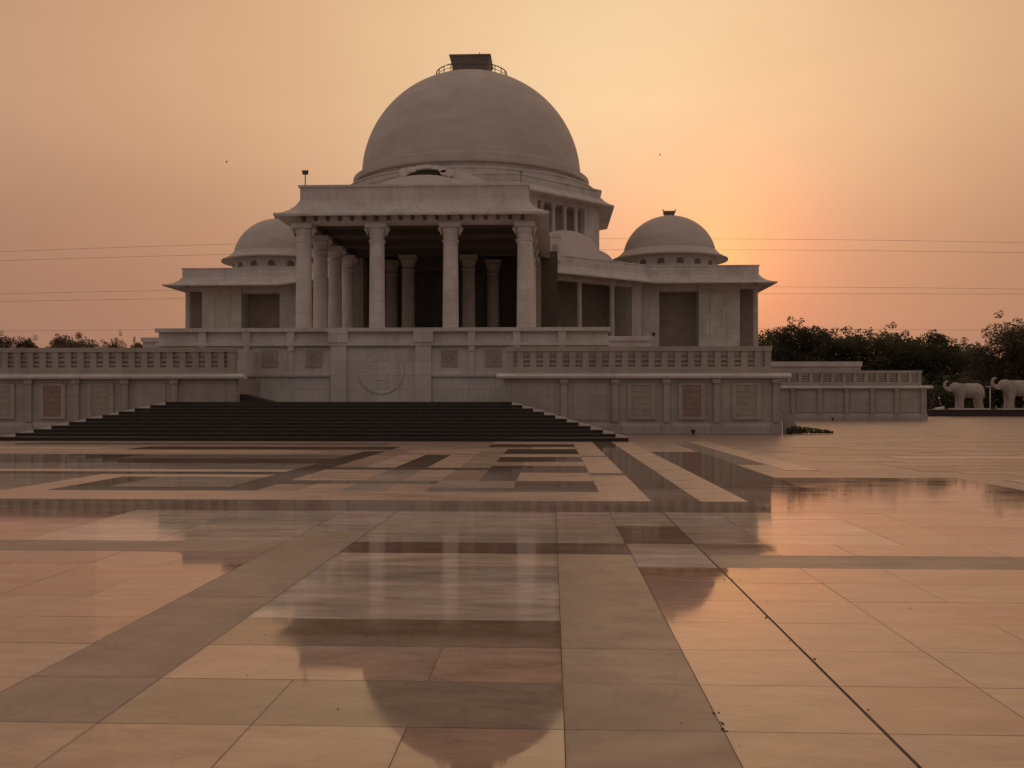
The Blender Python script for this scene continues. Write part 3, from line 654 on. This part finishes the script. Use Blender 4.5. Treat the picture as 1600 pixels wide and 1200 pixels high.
# --- main dome
RD = 12.35; ZC = 26.75; HD = 11.95
m = MB(); m.lathe([(RD, 25.7), (RD, ZC)] + [(RD * math.cos(q * math.pi / 96), ZC + HD * math.sin(q * math.pi / 96)) for q in range(1, 49)], 128, (XC, YD))
dome = m.build('main_dome', DOMEM, hall)
m = MB(); m.lathe([(12.3, 25.7), (13.25, 25.72), (13.3, 25.9), (13.3, 26.3), (12.75, 26.42), (12.75, 26.75), (12.5, 26.85), (12.3, 27.0)], 128, (XC, YD), False); m.build('ring_moulding', DOMEM, dome)
zt = ZC + HD
m = MB(); m.lathe([(2.0 * 1.414, zt - .3), (2.0 * 1.414, zt + .5), (2.08 * 1.414, zt + .55), (2.26 * 1.414, zt + 1.45), (2.32 * 1.414, zt + 1.45), (2.32 * 1.414, zt + 1.62), (0, zt + 1.62)], 4, (XC + .0, YD), False, math.pi / 4)
m.build('crown_box', BOX, dome)
rl = MB(); rz = zt - .42
def zdome(r): return ZC + math.sqrt(RD * RD - r * r)
for z_, rr in ((rz + .55, 4.0),):
    rl.tube([(XC + rr * math.cos(q * math.pi / 24), YD + rr * math.sin(q * math.pi / 24), z_) for q in range(49)], .065, 6)
    rl.tube([(XC + rr * math.cos(q * math.pi / 24), YD + rr * math.sin(q * math.pi / 24), z_ - .4) for q in range(49)], .035, 5)
rail = rl.build('crown_railing', BOX, dome)
pst = MB(); pst.tube([(0, 0, 0), (0, 0, 1.15)], .05, 6); pst_me = pst.mesh('railing_post', BOX)
for q in range(24):
    a = q * math.pi / 12; link('railing_post', pst_me, (XC + 4 * math.cos(a), YD + 4 * math.sin(a), rz - .62), rail)
m = MB(); m.tube([(XC + .9, YD, zt + 1.6), (XC + .9, YD, zt + 2.65)], .045, 5); m.tube([(XC + .55, YD, zt + 2.2), (XC + 1.25, YD, zt + 2.15)], .035, 5); m.tube([(XC + .65, YD, zt + 1.7), (XC + .9, YD, zt + 2.2)], .03, 5)
m.build('lightning_rod', DARKM, dome)

# ------------------------------------------------------------------ front terrace wall with the medallion
TY = 51.0
ter = thing('front_terrace', 'pale terrace wall with round carved medallion at the top of the steps', 'terrace wall', (XC, TY, 0))
TW = 12.1
m = MB(); m.box(XC - TW, XC + TW, TY, TY + .9, 0, 5.3); m.build('wall', MARBLE, ter)
m = MB(); m.box(XC - TW - .1, XC + TW + .1, TY - .28, TY + 1.0, 5.3, 5.5); m.build('coping', MARBLE, ter)
m = MB(); m.box(XC - TW - .06, XC + TW + .06, TY - .24, TY - .003, 4.55, 4.72); m.build('cornice', MARBLE, ter)
for s in (-1, 1):
    m = MB(); a, b = sorted((XC + s * 2.72, XC + s * (TW + .04))); m.box(a, b, TY - .16, TY - .003, 2.9, 3.04); m.build('string_course', MARBLE, ter)
    m = MB(); a, b = sorted((XC + s * 1.85, XC + s * 2.7)); m.box(a, b, TY - .2, TY - .004, 1.4, 4.55); m.build('pilaster', MARBLE, ter)
    m = MB(); a, b = sorted((XC + s * 1.75, XC + s * 2.8)); m.box(a, b, TY - .3, TY - .004, 4.72, 5.3); m.build('pilaster_cap', MARBLE, ter)
    for uu in (4.85, 7.25, 9.65):
        m = MB(); x = XC + s * uu; m.box(x - .13, x + .13, TY - .13, TY - .004, 3.04, 4.55); m.build('pilaster', MARBLE, ter)
        m = MB(); m.box(x - .2, x + .2, TY - .22, TY - .004, 4.72, 5.3); m.build('pilaster_cap', MARBLE, ter)
        m = MB(); m.extr([(-.2, 0), (.2, 0), (.1, -.3), (-.1, -.3)], (x, TY - .2, 4.55), (1, 0, 0), (0, 0, 1), (0, .19, 0)); m.build('bracket', MARBLE, ter)
    for uu in (3.65, 6.02, 8.4, 10.8):
        x = XC + s * uu; cp = MB(); cp.box(x - .36, x + .36, TY - .05, TY - .004, 3.5, 4.25); cpo = cp.build('carved_panel', SAND, ter)
        fr = MB()
        for (x0, x1, z0, z1) in ((x - .43, x - .36, 3.43, 4.32), (x + .36, x + .43, 3.43, 4.32), (x - .36, x + .36, 3.43, 3.5), (x - .36, x + .36, 4.25, 4.32)): fr.box(x0, x1, TY - .062, TY - .004, z0, z1)
        for q in range(8):
            a = q * math.pi / 4; fr.extr([(.1 * math.cos(e * math.pi / 3), .1 * math.sin(e * math.pi / 3)) for e in range(6)], (x + .19 * math.cos(a), TY - .062, 3.88 + .19 * math.sin(a)), (1, 0, 0), (0, 0, 1), (0, .03, 0))
        fr.build('panel_frame', SAND, cpo)
    for uu0, uu1 in ((2.75, 4.7), (5.0, 7.1), (7.4, 9.5), (9.8, 12.0)):
        a, b = sorted((XC + s * uu0, XC + s * uu1)); m = MB(); m.box(a + .03, b - .03, TY - .035, TY - .004, 1.5, 2.86); m.build('wall_panel', MARBLE, ter)
md = MB()
def ring(mb, c, r0_, r1_, y0, y1, seg=48):
    o = [(math.cos(q * 2 * math.pi / seg), math.sin(q * 2 * math.pi / seg)) for q in range(seg)]
    vs = []
    for (rr, y) in ((r0_, y1), (r0_, y0), (r1_, y0), (r1_, y1)): vs += [(c[0] + x * rr, y, c[1] + z * rr) for x, z in o]
    fs = [(k * seg + q, k * seg + (q + 1) % seg, (k + 1) * seg + (q + 1) % seg, (k + 1) * seg + q) for k in range(3) for q in range(seg)]
    mb.add(vs, fs)
mc = (XC, 3.2)
md.extr([(1.2 * math.cos(q * math.pi / 24), 1.2 * math.sin(q * math.pi / 24)) for q in range(48)], (mc[0], TY - .04, mc[1]), (1, 0, 0), (0, 0, 1), (0, .036, 0))
med = md.build('medallion', MARBLE, ter)
md = MB(); ring(md, mc, 1.08, 1.22, TY - .062, TY - .02); ring(md, mc, .62, .69, TY - .058, TY - .03); md.build('medallion_ring', MARBLE, med)
for q in range(24):
    a = q * math.pi / 12; d = Vector((math.cos(a), 0, math.sin(a))); e = Vector((-math.sin(a), 0, math.cos(a)))
    pm = MB(); pm.extr([(.73, -.05), (.9, -.1), (1.03, 0), (.9, .1), (.73, .05)], (mc[0], TY - .052, mc[1]), d, e, (0, .02, 0)); pm.build('medallion_petal', MARBLE, med)
md = MB(); md.extr([(-.3, -.5), (.3, -.5), (.34, -.1), (.16, .1), (.2, .3), (0, .45), (-.2, .3), (-.16, .1), (-.34, -.1)], (mc[0], TY - .07, mc[1]), (1, 0, 0), (0, 0, 1), (0, .04, 0)); md.build('carved_relief', MARBLE, med)
# flanking lower tier a few metres behind
for s in (-1, 1):
    fl = MB(); a, b = sorted((XC + s * 12.3, XC + s * 14.75)); fl.box(a, b, 55.1, 56.3, 0, 5.05); fl.build('flank_wall', MARBLE, ter)
    fl = MB(); fl.box(a - .05, b + .05, 54.95, 56.4, 5.05, 5.3); fl.build('flank_coping', MARBLE, ter)

# ------------------------------------------------------------------ terrace blocks with stone railings
cross = MB(); cross.extr([(-.17, -.05), (-.17, .05), (.17, .05), (.17, -.05)], (0, 0, 0), (1, 0, 0), (0, 0, 1), (0, .16, 0))
def terrace_block(name, label, x0, x1, YF, back, pil, panels, sandpan, redpan, bal0, bal1, side=None, cat='terrace wall', pitch=.63):
    o = thing(name, label, cat, ((x0 + x1) / 2, YF, 0), 'terrace walls with stone railings')
    m = MB(); m.box(x0, x1, YF, back, .0, 2.68); m.build('wall', TERR, o)
    m = MB(); m.extr([(0, 0), (-.22, 0), (-.2, .34), (-.07, .52), (0, .55)], (x0 - .0, YF - .003, 0), (0, 1, 0), (0, 0, 1), (x1 - x0, 0, 0))
    m.build('plinth', TERR, o)
    m = MB(); m.extr([(0, 2.685), (-.42, 2.70), (-.45, 2.80), (-.2, 2.94), (.3, 2.96), (.3, 2.685)], (x0 - .3, YF + .1, 0), (0, 1, 0), (0, 0, 1), (x1 - x0 + .75, 0, 0)); m.build('ledge', MARBLE, o)
    # railing
    m = MB(); m.box(bal0, bal1, YF + .12, YF + .52, 2.9, 3.28); m.build('railing_base', TERR, o)
    m = MB(); m.box(bal0 - .04, bal1 + .04, YF + .09, YF + .56, 4.03, 4.26); m.build('railing_top', TERR, o)
    m = MB(); m.box(bal0, bal1, YF + 1.2, YF + 1.5, 2.9, 4.1); m.build('parapet_backing', SAND, o)
    n = int((bal1 - bal0) / pitch); step = (bal1 - bal0) / n
    pm = MB(); pm.box(-.155, .155, 0, .36, 3.28, 4.03); pme = pm.mesh('railing_post', TERR)
    cm = cross.mesh('railing_crossbar', TERR)
    for q in range(n + 1):
        x = bal0 + step * q + (.155 if q == 0 else -.155 if q == n else 0)
        p_ = link('railing_post', pme, (x, YF + .14, 0), o)
        if q < n:
            for z in (3.42, 3.655, 3.89): link('railing_crossbar', cm, (bal0 + step * (q + .5), YF + .24, z), o, 0, (step / .63, 1, 1.25))
    pz = MB(); pz.box(-.14, .14, -.15, -.003, .55, 2.45); pz.box(-.2, .2, -.22, -.003, 2.45, 2.68); pzm = pz.mesh('pilaster', TERR)
    for x in pil:
        link('pilaster', pzm, (x, YF, 0), o)
        sm = MB(); sm.box(x - .24, x + .24, YF - .27, YF - .2, .0, .5); sm.build('pilaster_base', TERR, o)
    for (a, b) in panels:
        m = MB(); m.box(a, b, YF - .05, YF - .004, .68, 2.5); m.build('wall_panel', TERR, o)
    for lst, mt in ((sandpan, SAND), (redpan, REDST)):
        for (a, b) in lst:
            m = MB(); m.box(a, b, YF - .08, YF - .005, .82, 2.36); cp_ = m.build('carved_panel', mt, o)
            m = MB()
            for (p0, p1, z0, z1) in ((a - .2, a - .003, .7, 2.48), (b + .003, b + .2, .7, 2.48), (a, b, 2.363, 2.48), (a, b, .7, .817)): m.box(p0, p1, YF - .11, YF - .006, z0, z1)
            m.build('panel_frame', TERR, cp_)
            m = MB()
            for q in range(5): m.box(a + .08, b - .08, YF - .1, YF - .08, .93 + q * .28, 1.08 + q * .28)
            m.build('relief_band', mt, cp_)
    return o
BY = 47.0
X_ = lambda px: tx(px, BY)
right_pil = [X_(881), X_(961), X_(1041), X_(1119), X_(1212)]
bR = terrace_block('terrace_block', 'near terrace wall right of the dark steps, with railing and red panel', -2.39, X_(1220), BY, 56.0, right_pil,
              [(X_(800), X_(866)), (X_(896), X_(948))], [(X_(987), X_(1017)), (X_(1150), X_(1182))], [(X_(1066), X_(1095))], X_(792), X_(1206))
mir = lambda x: 2 * -9.05 - x
bL = terrace_block('terrace_block', 'terrace wall left of the dark steps, running out of the left edge', mir(X_(1220)), -15.65, BY, 56.0,
              [mir(x) for x in right_pil], [tuple(sorted((mir(X_(800)), mir(X_(866))))), tuple(sorted((mir(X_(896)), mir(X_(948)))))],
              [tuple(sorted((mir(X_(987)), mir(X_(1017))))), tuple(sorted((mir(X_(1150)), mir(X_(1182)))))],
              [tuple(sorted((mir(X_(1066)), mir(X_(1095)))))], mir(X_(1206)), -15.8)
m = MB(); m.box(-16.05, -15.75, BY + .6, 51, 2.9, 4.22); m.build('end_parapet', MARBLE, bL)
FY = 84.0
X2 = lambda px: tx(px, FY)
bF = terrace_block('terrace_block', 'distant terrace wall on the right, ending near the elephant statues', 12.0, X2(1448), FY, 95.0,
              [X2(1238), X2(1280), X2(1322), X2(1362), X2(1400), X2(1441)], [(X2(1245), X2(1274)), (X2(1287), X2(1315)), (X2(1329), X2(1356)), (X2(1369), X2(1393)), (X2(1407), X2(1434))], [], [], 12.1, X2(1441), pitch=.9)
m = MB(); m.box(12, tx(1345, 88), 88, 89, 0, 4.75); m.build('upper_wall', MARBLE, bF)
m = MB(); m.box(12, tx(1346, 88), 87.75, 89.1, 4.753, 5.2); m.build('upper_coping', MARBLE, bF)

# ------------------------------------------------------------------ steps
st = thing('entrance_steps', 'broad flight of dark stone steps leading up to the medallion wall', 'steps', (-9.6, 37.65, 0))
NS = 11; rise = .141; run = .46
for k in range(NS):
    a = -22.25 + .5 * k; b = 3.0 - .475 * k; y = 37.65 + run * k
    m = MB(); m.extr([(0, 0), (-.0, rise - .03), (-.035, rise - .028), (-.035, rise), (6.0 if k == NS - 1 else run + .3, rise), (6.0 if k == NS - 1 else run + .3, 0)], (a, y, rise * k + (.001 if k else -.02)), (0, 1, 0), (0, 0, 1), (b - a, 0, 0))
    sp_ = m.build('step', GRAN, st)
    m = MB(); m.box(a, b, y - .042, y + .06, rise * (k + 1) - .016, rise * (k + 1) + .005); m.build('nosing', NOSE, sp_)
    if k < NS - 1:
        for (xa, xb) in ((3.0 - .475 * (k + 1), b), (-22.25 + .5 * (k + 1), a)):
            z0 = rise * (k + 1) + .002; y0 = y + run
            m = MB(); m.extr([(0, 0), (xb - xa, 0), (xb - xa, .03), (0, rise * .96)], (xa + (.003 if xb > xa else -.003), y0, z0), (1, 0, 0), (0, 0, 1), (0, .5, 0))
            m.build('end_wedge', PALE, st)
m = MB(); m.box(-15.9, -2.2, 42.2, 51.0, 0, 1.545); m.build('landing', GRAN, st)
m = MB(); m.extr([(0, 0), (1.5, 0), (0, .40)], (-15.6, 47.6, 1.552), (1, 0, 0), (0, 0, 1), (0, 1.2, 0)); m.build('side_ramp', GRAN, st)
m = MB(); m.box(-15.9, X_(1222), 46.0, 46.99, -.02, .02); 

# ------------------------------------------------------------------ small things
def floodlight(X, Y, Z, label, h=.95):
    o = thing('floodlight', label, 'floodlight', (X, Y, Z), None)
    m = MB(); m.tube([(X, Y, Z), (X, Y, Z + h)], .035, 6); m.build('pole', DARKM, o)
    m = MB(); m.extr([(-.17, -.14), (.17, -.14), (.2, .14), (-.2, .14)], (X, Y - .1, Z + h + .05), (1, 0, 0), (0, -.25, .97), (0, .18, .05)); hd = m.build('lamp_head', DARKM, o)
    m = MB(); m.extr([(-.13, -.1), (.13, -.1), (.16, .1), (-.16, .1)], (X, Y - .12, Z + h + .05), (1, 0, 0), (0, -.25, .97), (0, .02, 0)); m.build('lamp_glass', GLASS, hd)
floodlight(tx(477, 63), 63.0, 15.88, 'floodlight on a short pole at the left corner of the portico roof', .8)
X = tx(814, 63)
o = thing('lightning_mast', 'thin metal rod at the right corner of the portico roof', 'mast', (X, 63, 15.88))
m = MB(); m.tube([(X, 63, 15.88), (X, 63, 16.75)], .022, 6); m.build('rod', DARKM, o)
m = MB(); m.box(X - .12, X + .12, 62.97, 63.03, 16.6, 16.64); m.build('crossbar', DARKM, o)
def uplight(px, py, label):
    d = F * EYE / (py - 628); uu = d * (px - 800) / F
    X = uu * math.cos(YAW) - d * math.sin(YAW); Y = uu * math.sin(YAW) + d * math.cos(YAW)
    o = thing('ground_lamp', label, 'lamp', (X, Y, 0), 'ground lamps at the wall foot')
    m = MB(); m.lathe([(.0, .0), (.05, 0), (.04, .03), (.03, .08), (0, .08)], 12, (X, Y)); m.build('lamp_foot', DARKM, o)
    m = MB(); m.lathe([(0, .07), (.07, .09), (.105, .15), (.11, .22), (.08, .25), (0, .25)], 14, (X, Y)); m.build('lamp_head', DARKM, o)
uplight(1083, 679.5, 'small black ground lamp below the red carved panel')
uplight(1301, 657.5, 'tiny dark lamp at the foot of the distant terrace wall')
X, Y, Z = tx(1021, 55.2), 55.2, 5.3
o = thing('roof_spotlight', 'small dark spotlight on the lower coping right of the portico', 'lamp', (X, Y, Z))
m = MB(); m.box(X - .05, X + .05, Y - .05, Y + .05, Z, Z + .08); m.build('stand', DARKM, o)
m = MB(); m.lathe([(0, Z + .06), (.11, Z + .07), (.12, Z + .2), (.08, Z + .23), (0, Z + .23)], 10, (X, Y)); m.build('lamp_head', DARKM, o)
# leaning board, dark bin and rubbish heap at the end of the near terrace wall
hx = tx(1222, 47.1)
o = MB(); o.extr([(0, 0), (.95, 0), (.12, 1.12), (0, 1.12)], (hx + .12, 47.35, 0), (1, 0, 0), (0, 0, 1), (0, .12, 0))
tag(o.build('leaning_slab', SAND, loc=(hx + .12, 47.35, 0)), 'grey stone slab leaning against the end of the near terrace wall', 'slab')
o = MB(); o.lathe([(0, 0), (.12, 0), (.15, .08), (.155, .26), (.13, .3), (.1, .3), (.09, .1), (0, .1)], 10, (hx + .28, 46.8))
tag(o.build('bucket', DARKM, loc=(hx + .28, 46.8, 0)), 'small black bucket beside the leaning slab', 'bucket')
hp = MB(); rnd = random.Random(11)
for k in range(420):
    q = rnd.random() ** 1.2; x = hx + .4 + q * 1.95; hh = .30 * (1 - q) ** .7 + .10
    z = rnd.random() * hh; y = 46.85 + rnd.gauss(0, .13); s = rnd.uniform(.035, .085)
    a = Vector((rnd.gauss(0, 1), rnd.gauss(0, 1), rnd.gauss(0, .6))).normalized(); b = a.orthogonal().normalized(); c = a.cross(b)
    p = Vector((x, y, max(z, s)))
    hp.add([p + a * s, p - a * s, p + b * s * .7, p - b * s * .7, p + c * s * .6, p - c * s * .6], [(0, 2, 4), (2, 1, 4), (1, 3, 4), (3, 0, 4), (2, 0, 5), (1, 2, 5), (3, 1, 5), (0, 3, 5)])
tag(hp.build('leaf_heap', LEAF[1]), 'low heap of dry leaves and rubble by the end of the near terrace wall', 'heap', kind='stuff')

gt = MB(); rnd = random.Random(17)
for k in range(60):
    y = rnd.uniform(4.0, 15); x = rnd.uniform(tx(0, y), tx(1600, y)) if k % 3 else 1.56 + rnd.gauss(0, .03); s_ = rnd.uniform(.0025, .007) * (1 + (k % 9 == 0))
    a = Vector((rnd.gauss(0, 1), rnd.gauss(0, 1), .1)).normalized(); b = Vector((-a.y, a.x, 0)); p = Vector((x, y, .002))
    gt.add([p + a * s_ * 1.6, p + b * s_ * .7, p - a * s_ * 1.6, p - b * s_ * .7, p + Vector((0, 0, s_ * .6))], [(0, 1, 4), (1, 2, 4), (2, 3, 4), (3, 0, 4), (3, 2, 1, 0)])
for k in range(9):                            # crumbled joint edge beside the grey stripe
    y = 4.55 + abs(rnd.gauss(0, .12)) if k < 16 else rnd.uniform(4, 7); p = Vector((.81 + rnd.gauss(.005, .012), y, .002)); s_ = rnd.uniform(.004, .012)
    a = Vector((rnd.gauss(0, 1), rnd.gauss(0, 1), .1)).normalized(); b = Vector((-a.y, a.x, 0))
    gt.add([p + a * s_, p + b * s_, p - a * s_, p - b * s_, p + Vector((0, 0, s_ * .5))], [(0, 1, 4), (1, 2, 4), (2, 3, 4), (3, 0, 4), (3, 2, 1, 0)])
tag(gt.build('scattered_grit', GROUT), 'tiny bits of grit and leaf scattered over the near paving', 'grit', kind='stuff')

# elephants
def uvs(bm, c, r, rot=None, seg=16):
    M = Matrix.Translation(c) @ (rot.to_4x4() if rot else Matrix.Identity(4)) @ Matrix.Diagonal((*r, 1))
    bmesh.ops.create_uvsphere(bm, u_segments=seg, v_segments=10, radius=1, matrix=M)
def chain(bm, pts, rads):
    pts = [Vector(p) for p in pts]
    for i in range(len(pts) - 1):
        for q in range(7):
            f_ = q / 6; p = pts[i].lerp(pts[i + 1], f_); r = rads[i] * (1 - f_) + rads[i + 1] * f_
            uvs(bm, p, (r, r, r), seg=10)
def elephant_mesh():
    bm = bmesh.new()
    uvs(bm, (.2, 0, 1.95), (1.25, .78, .80)); uvs(bm, (.95, 0, 1.9), (.85, .74, .85)); uvs(bm, (-.75, 0, 1.95), (.7, .68, .78))
    uvs(bm, (-1.35, 0, 2.25), (.5, .48, .55)); uvs(bm, (-1.2, 0, 2.55), (.35, .38, .28)); uvs(bm, (-1.0, 0, 2.1), (.5, .5, .55))
    for s in (-1, 1):
        uvs(bm, (-.80, s * .72, 2.1), (.44, .09, .66), Matrix.Rotation(s * .3, 3, 'Z'))
        chain(bm, [(-.75, s * .38, 1.6), (-.8, s * .40, .8), (-.82, s * .40, .12)], [.42, .30, .32])
        chain(bm, [(1.2, s * .38, 1.6), (1.15, s * .40, .85), (1.28, s * .40, .12)], [.5, .31, .32])
        chain(bm, [(-1.6, s * .2, 1.95), (-1.95, s * .24, 1.85), (-2.2, s * .22, 1.98)], [.08, .06, .03])
    chain(bm, [(-1.65, 0, 2.2), (-1.95, 0, 2.05), (-2.25, 0, 2.15), (-2.45, 0, 2.45), (-2.4, 0, 2.75), (-2.2, 0, 2.95), (-2.05, 0, 2.95)], [.30, .22, .19, .16, .14, .11, .09])
    chain(bm, [(1.75, 0, 2.1), (1.9, 0, 1.6), (1.85, 0, 1.1)], [.08, .05, .07])
    me = bpy.data.meshes.new('elephant_raw'); bm.to_mesh(me); bm.free()
    ob = bpy.data.objects.new('elephant_raw', me); COL.objects.link(ob)
    a = ob.modifiers.new('r', 'REMESH'); a.mode = 'VOXEL'; a.voxel_size = .055
    b = ob.modifiers.new('s', 'SMOOTH'); b.factor = .5; b.iterations = 5
    dg = bpy.context.evaluated_depsgraph_get()
    out = bpy.data.meshes.new_from_object(ob.evaluated_get(dg)); bpy.data.objects.remove(ob)
    out.name = 'elephant_statue'; out.materials.clear(); out.materials.append(STATUE)
    out.polygons.foreach_set('use_smooth', [True] * len(out.polygons)); return out
em = elephant_mesh()
EYD = 106.5
for px, s, lab in ((1511, 1.0, 'white marble elephant statue nearest the far terrace wall, trunk raised'), (1590, 1.12, 'white marble elephant statue cut by the right edge of the photo')):
    X = tx(px, EYD)
    o = thing('elephant_statue', lab, 'statue', (X, EYD, .72), 'elephant statues on the dark plinth')
    link('body', em, (X, EYD, .72 + .12), o, 0.0, (s, s, s))
    m = MB(); m.box(X - 1.75 * s, X + 2.2 * s, EYD - .75, EYD + .75, .722, .86); m.build('statue_base', PALE, o)
X = tx(1467, EYD)
pl = thing('statue_plinth', 'long low dark plinth below the white elephant statues', 'plinth', (X + 12, EYD, 0))
m = MB(); m.box(X - 1.5, X + 34, EYD - 1.6, EYD + 1.8, -.1, .6); m.build('plinth_body', GRAN, pl)
m = MB(); m.box(X - 1.6, X + 34, EYD - 1.7, EYD + 1.9, .603, .715); m.build('plinth_slab', GRAN, pl)
X = tx(1468, EYD)
o = MB(); o.tube([(X - .5, EYD, .80), (X + .1, EYD, .82), (X + .45, EYD, .95), (X + .55, EYD, 1.25)], [.12, .16, .14, .08], 8); o.box(X - .7, X + .5, EYD - .3, EYD + .3, .718, .8)
tag(o.build('stone_carving', PALE, loc=(X, EYD, .718)), 'small white stone carving on the plinth left of the first elephant', 'statue')
X = tx(1547, 112)
o = thing('lamp_post', 'slim pale lamp post between the two elephant statues', 'lamp post', (X, 112, -.4))
m = MB(); m.tube([(X, 112, -.4), (X, 112, 3.4)], [.09, .05], 8); m.build('post', PALE, o)
m = MB(); m.box(X - .45, X + .1, 111.9, 112.1, 3.25, 3.35); m.build('lamp_arm', PALE, o)

# power cables spanning behind the hall
def cable(y0, y1, ylow, label, Y=170, r=.022):
    a = Vector((tx(-150, Y), Y, tz(-150, y0, Y))); b = Vector((tx(1750, Y), Y, tz(1750, y1, Y)))
    mid = tz(800, ylow, Y); pts = []
    for q in range(41):
        f_ = q / 40; p = a.lerp(b, f_); sag = (p.lerp(p, 0).z); zc_ = a.z + (b.z - a.z) * .5
        p.z += (mid - zc_) * 4 * f_ * (1 - f_); pts.append(p)
    m = MB(); m.tube(pts, r, 5); o = m.build('power_cable', CABLE, loc=tuple(a)); tag(o, label, 'cable', 'power cables behind the hall')
cable(400, 383, 374, 'topmost thin power cable crossing the sky behind the domes')
cable(413, 398, 391, 'second power cable from the top, behind the small domes')
cable(463, 454, 448, 'third power cable from the top, level with the pavilion eaves')
cable(474, 460, 461, 'fourth power cable from the top, just below the pavilion eaves')
cable(519, 518, 513, 'lowest power cable, just above the tree tops')
# birds
def bird(px, py, Y, label, s=.45):
    X, Z = tx(px, Y), tz(px, py, Y)
    o = thing('flying_bird', label, 'bird', (X, Y, Z), 'birds in the sky')
    m = MB(); m.tube([(X - s * .6, Y, Z), (X - s * .2, Y, Z + .02), (X + s * .4, Y, Z), (X + s * .7, Y, Z)], [.02, .09, .07, .02], 8)
    for d in (-1, 1): m.extr([(-.15, 0), (.2, 0), (.1, 1), (-.02, 1)], (X, Y, Z), (s, 0, 0), (.1, d * s * 1.3, s * .5), (0, 0, .015))
    m.build('body', DARKM, o)
bird(354, 253, 120, 'tiny dark bird flying left of the portico floodlight', .2)
bird(1031, 242, 120, 'tiny dark bird flying above the right small dome', .16)
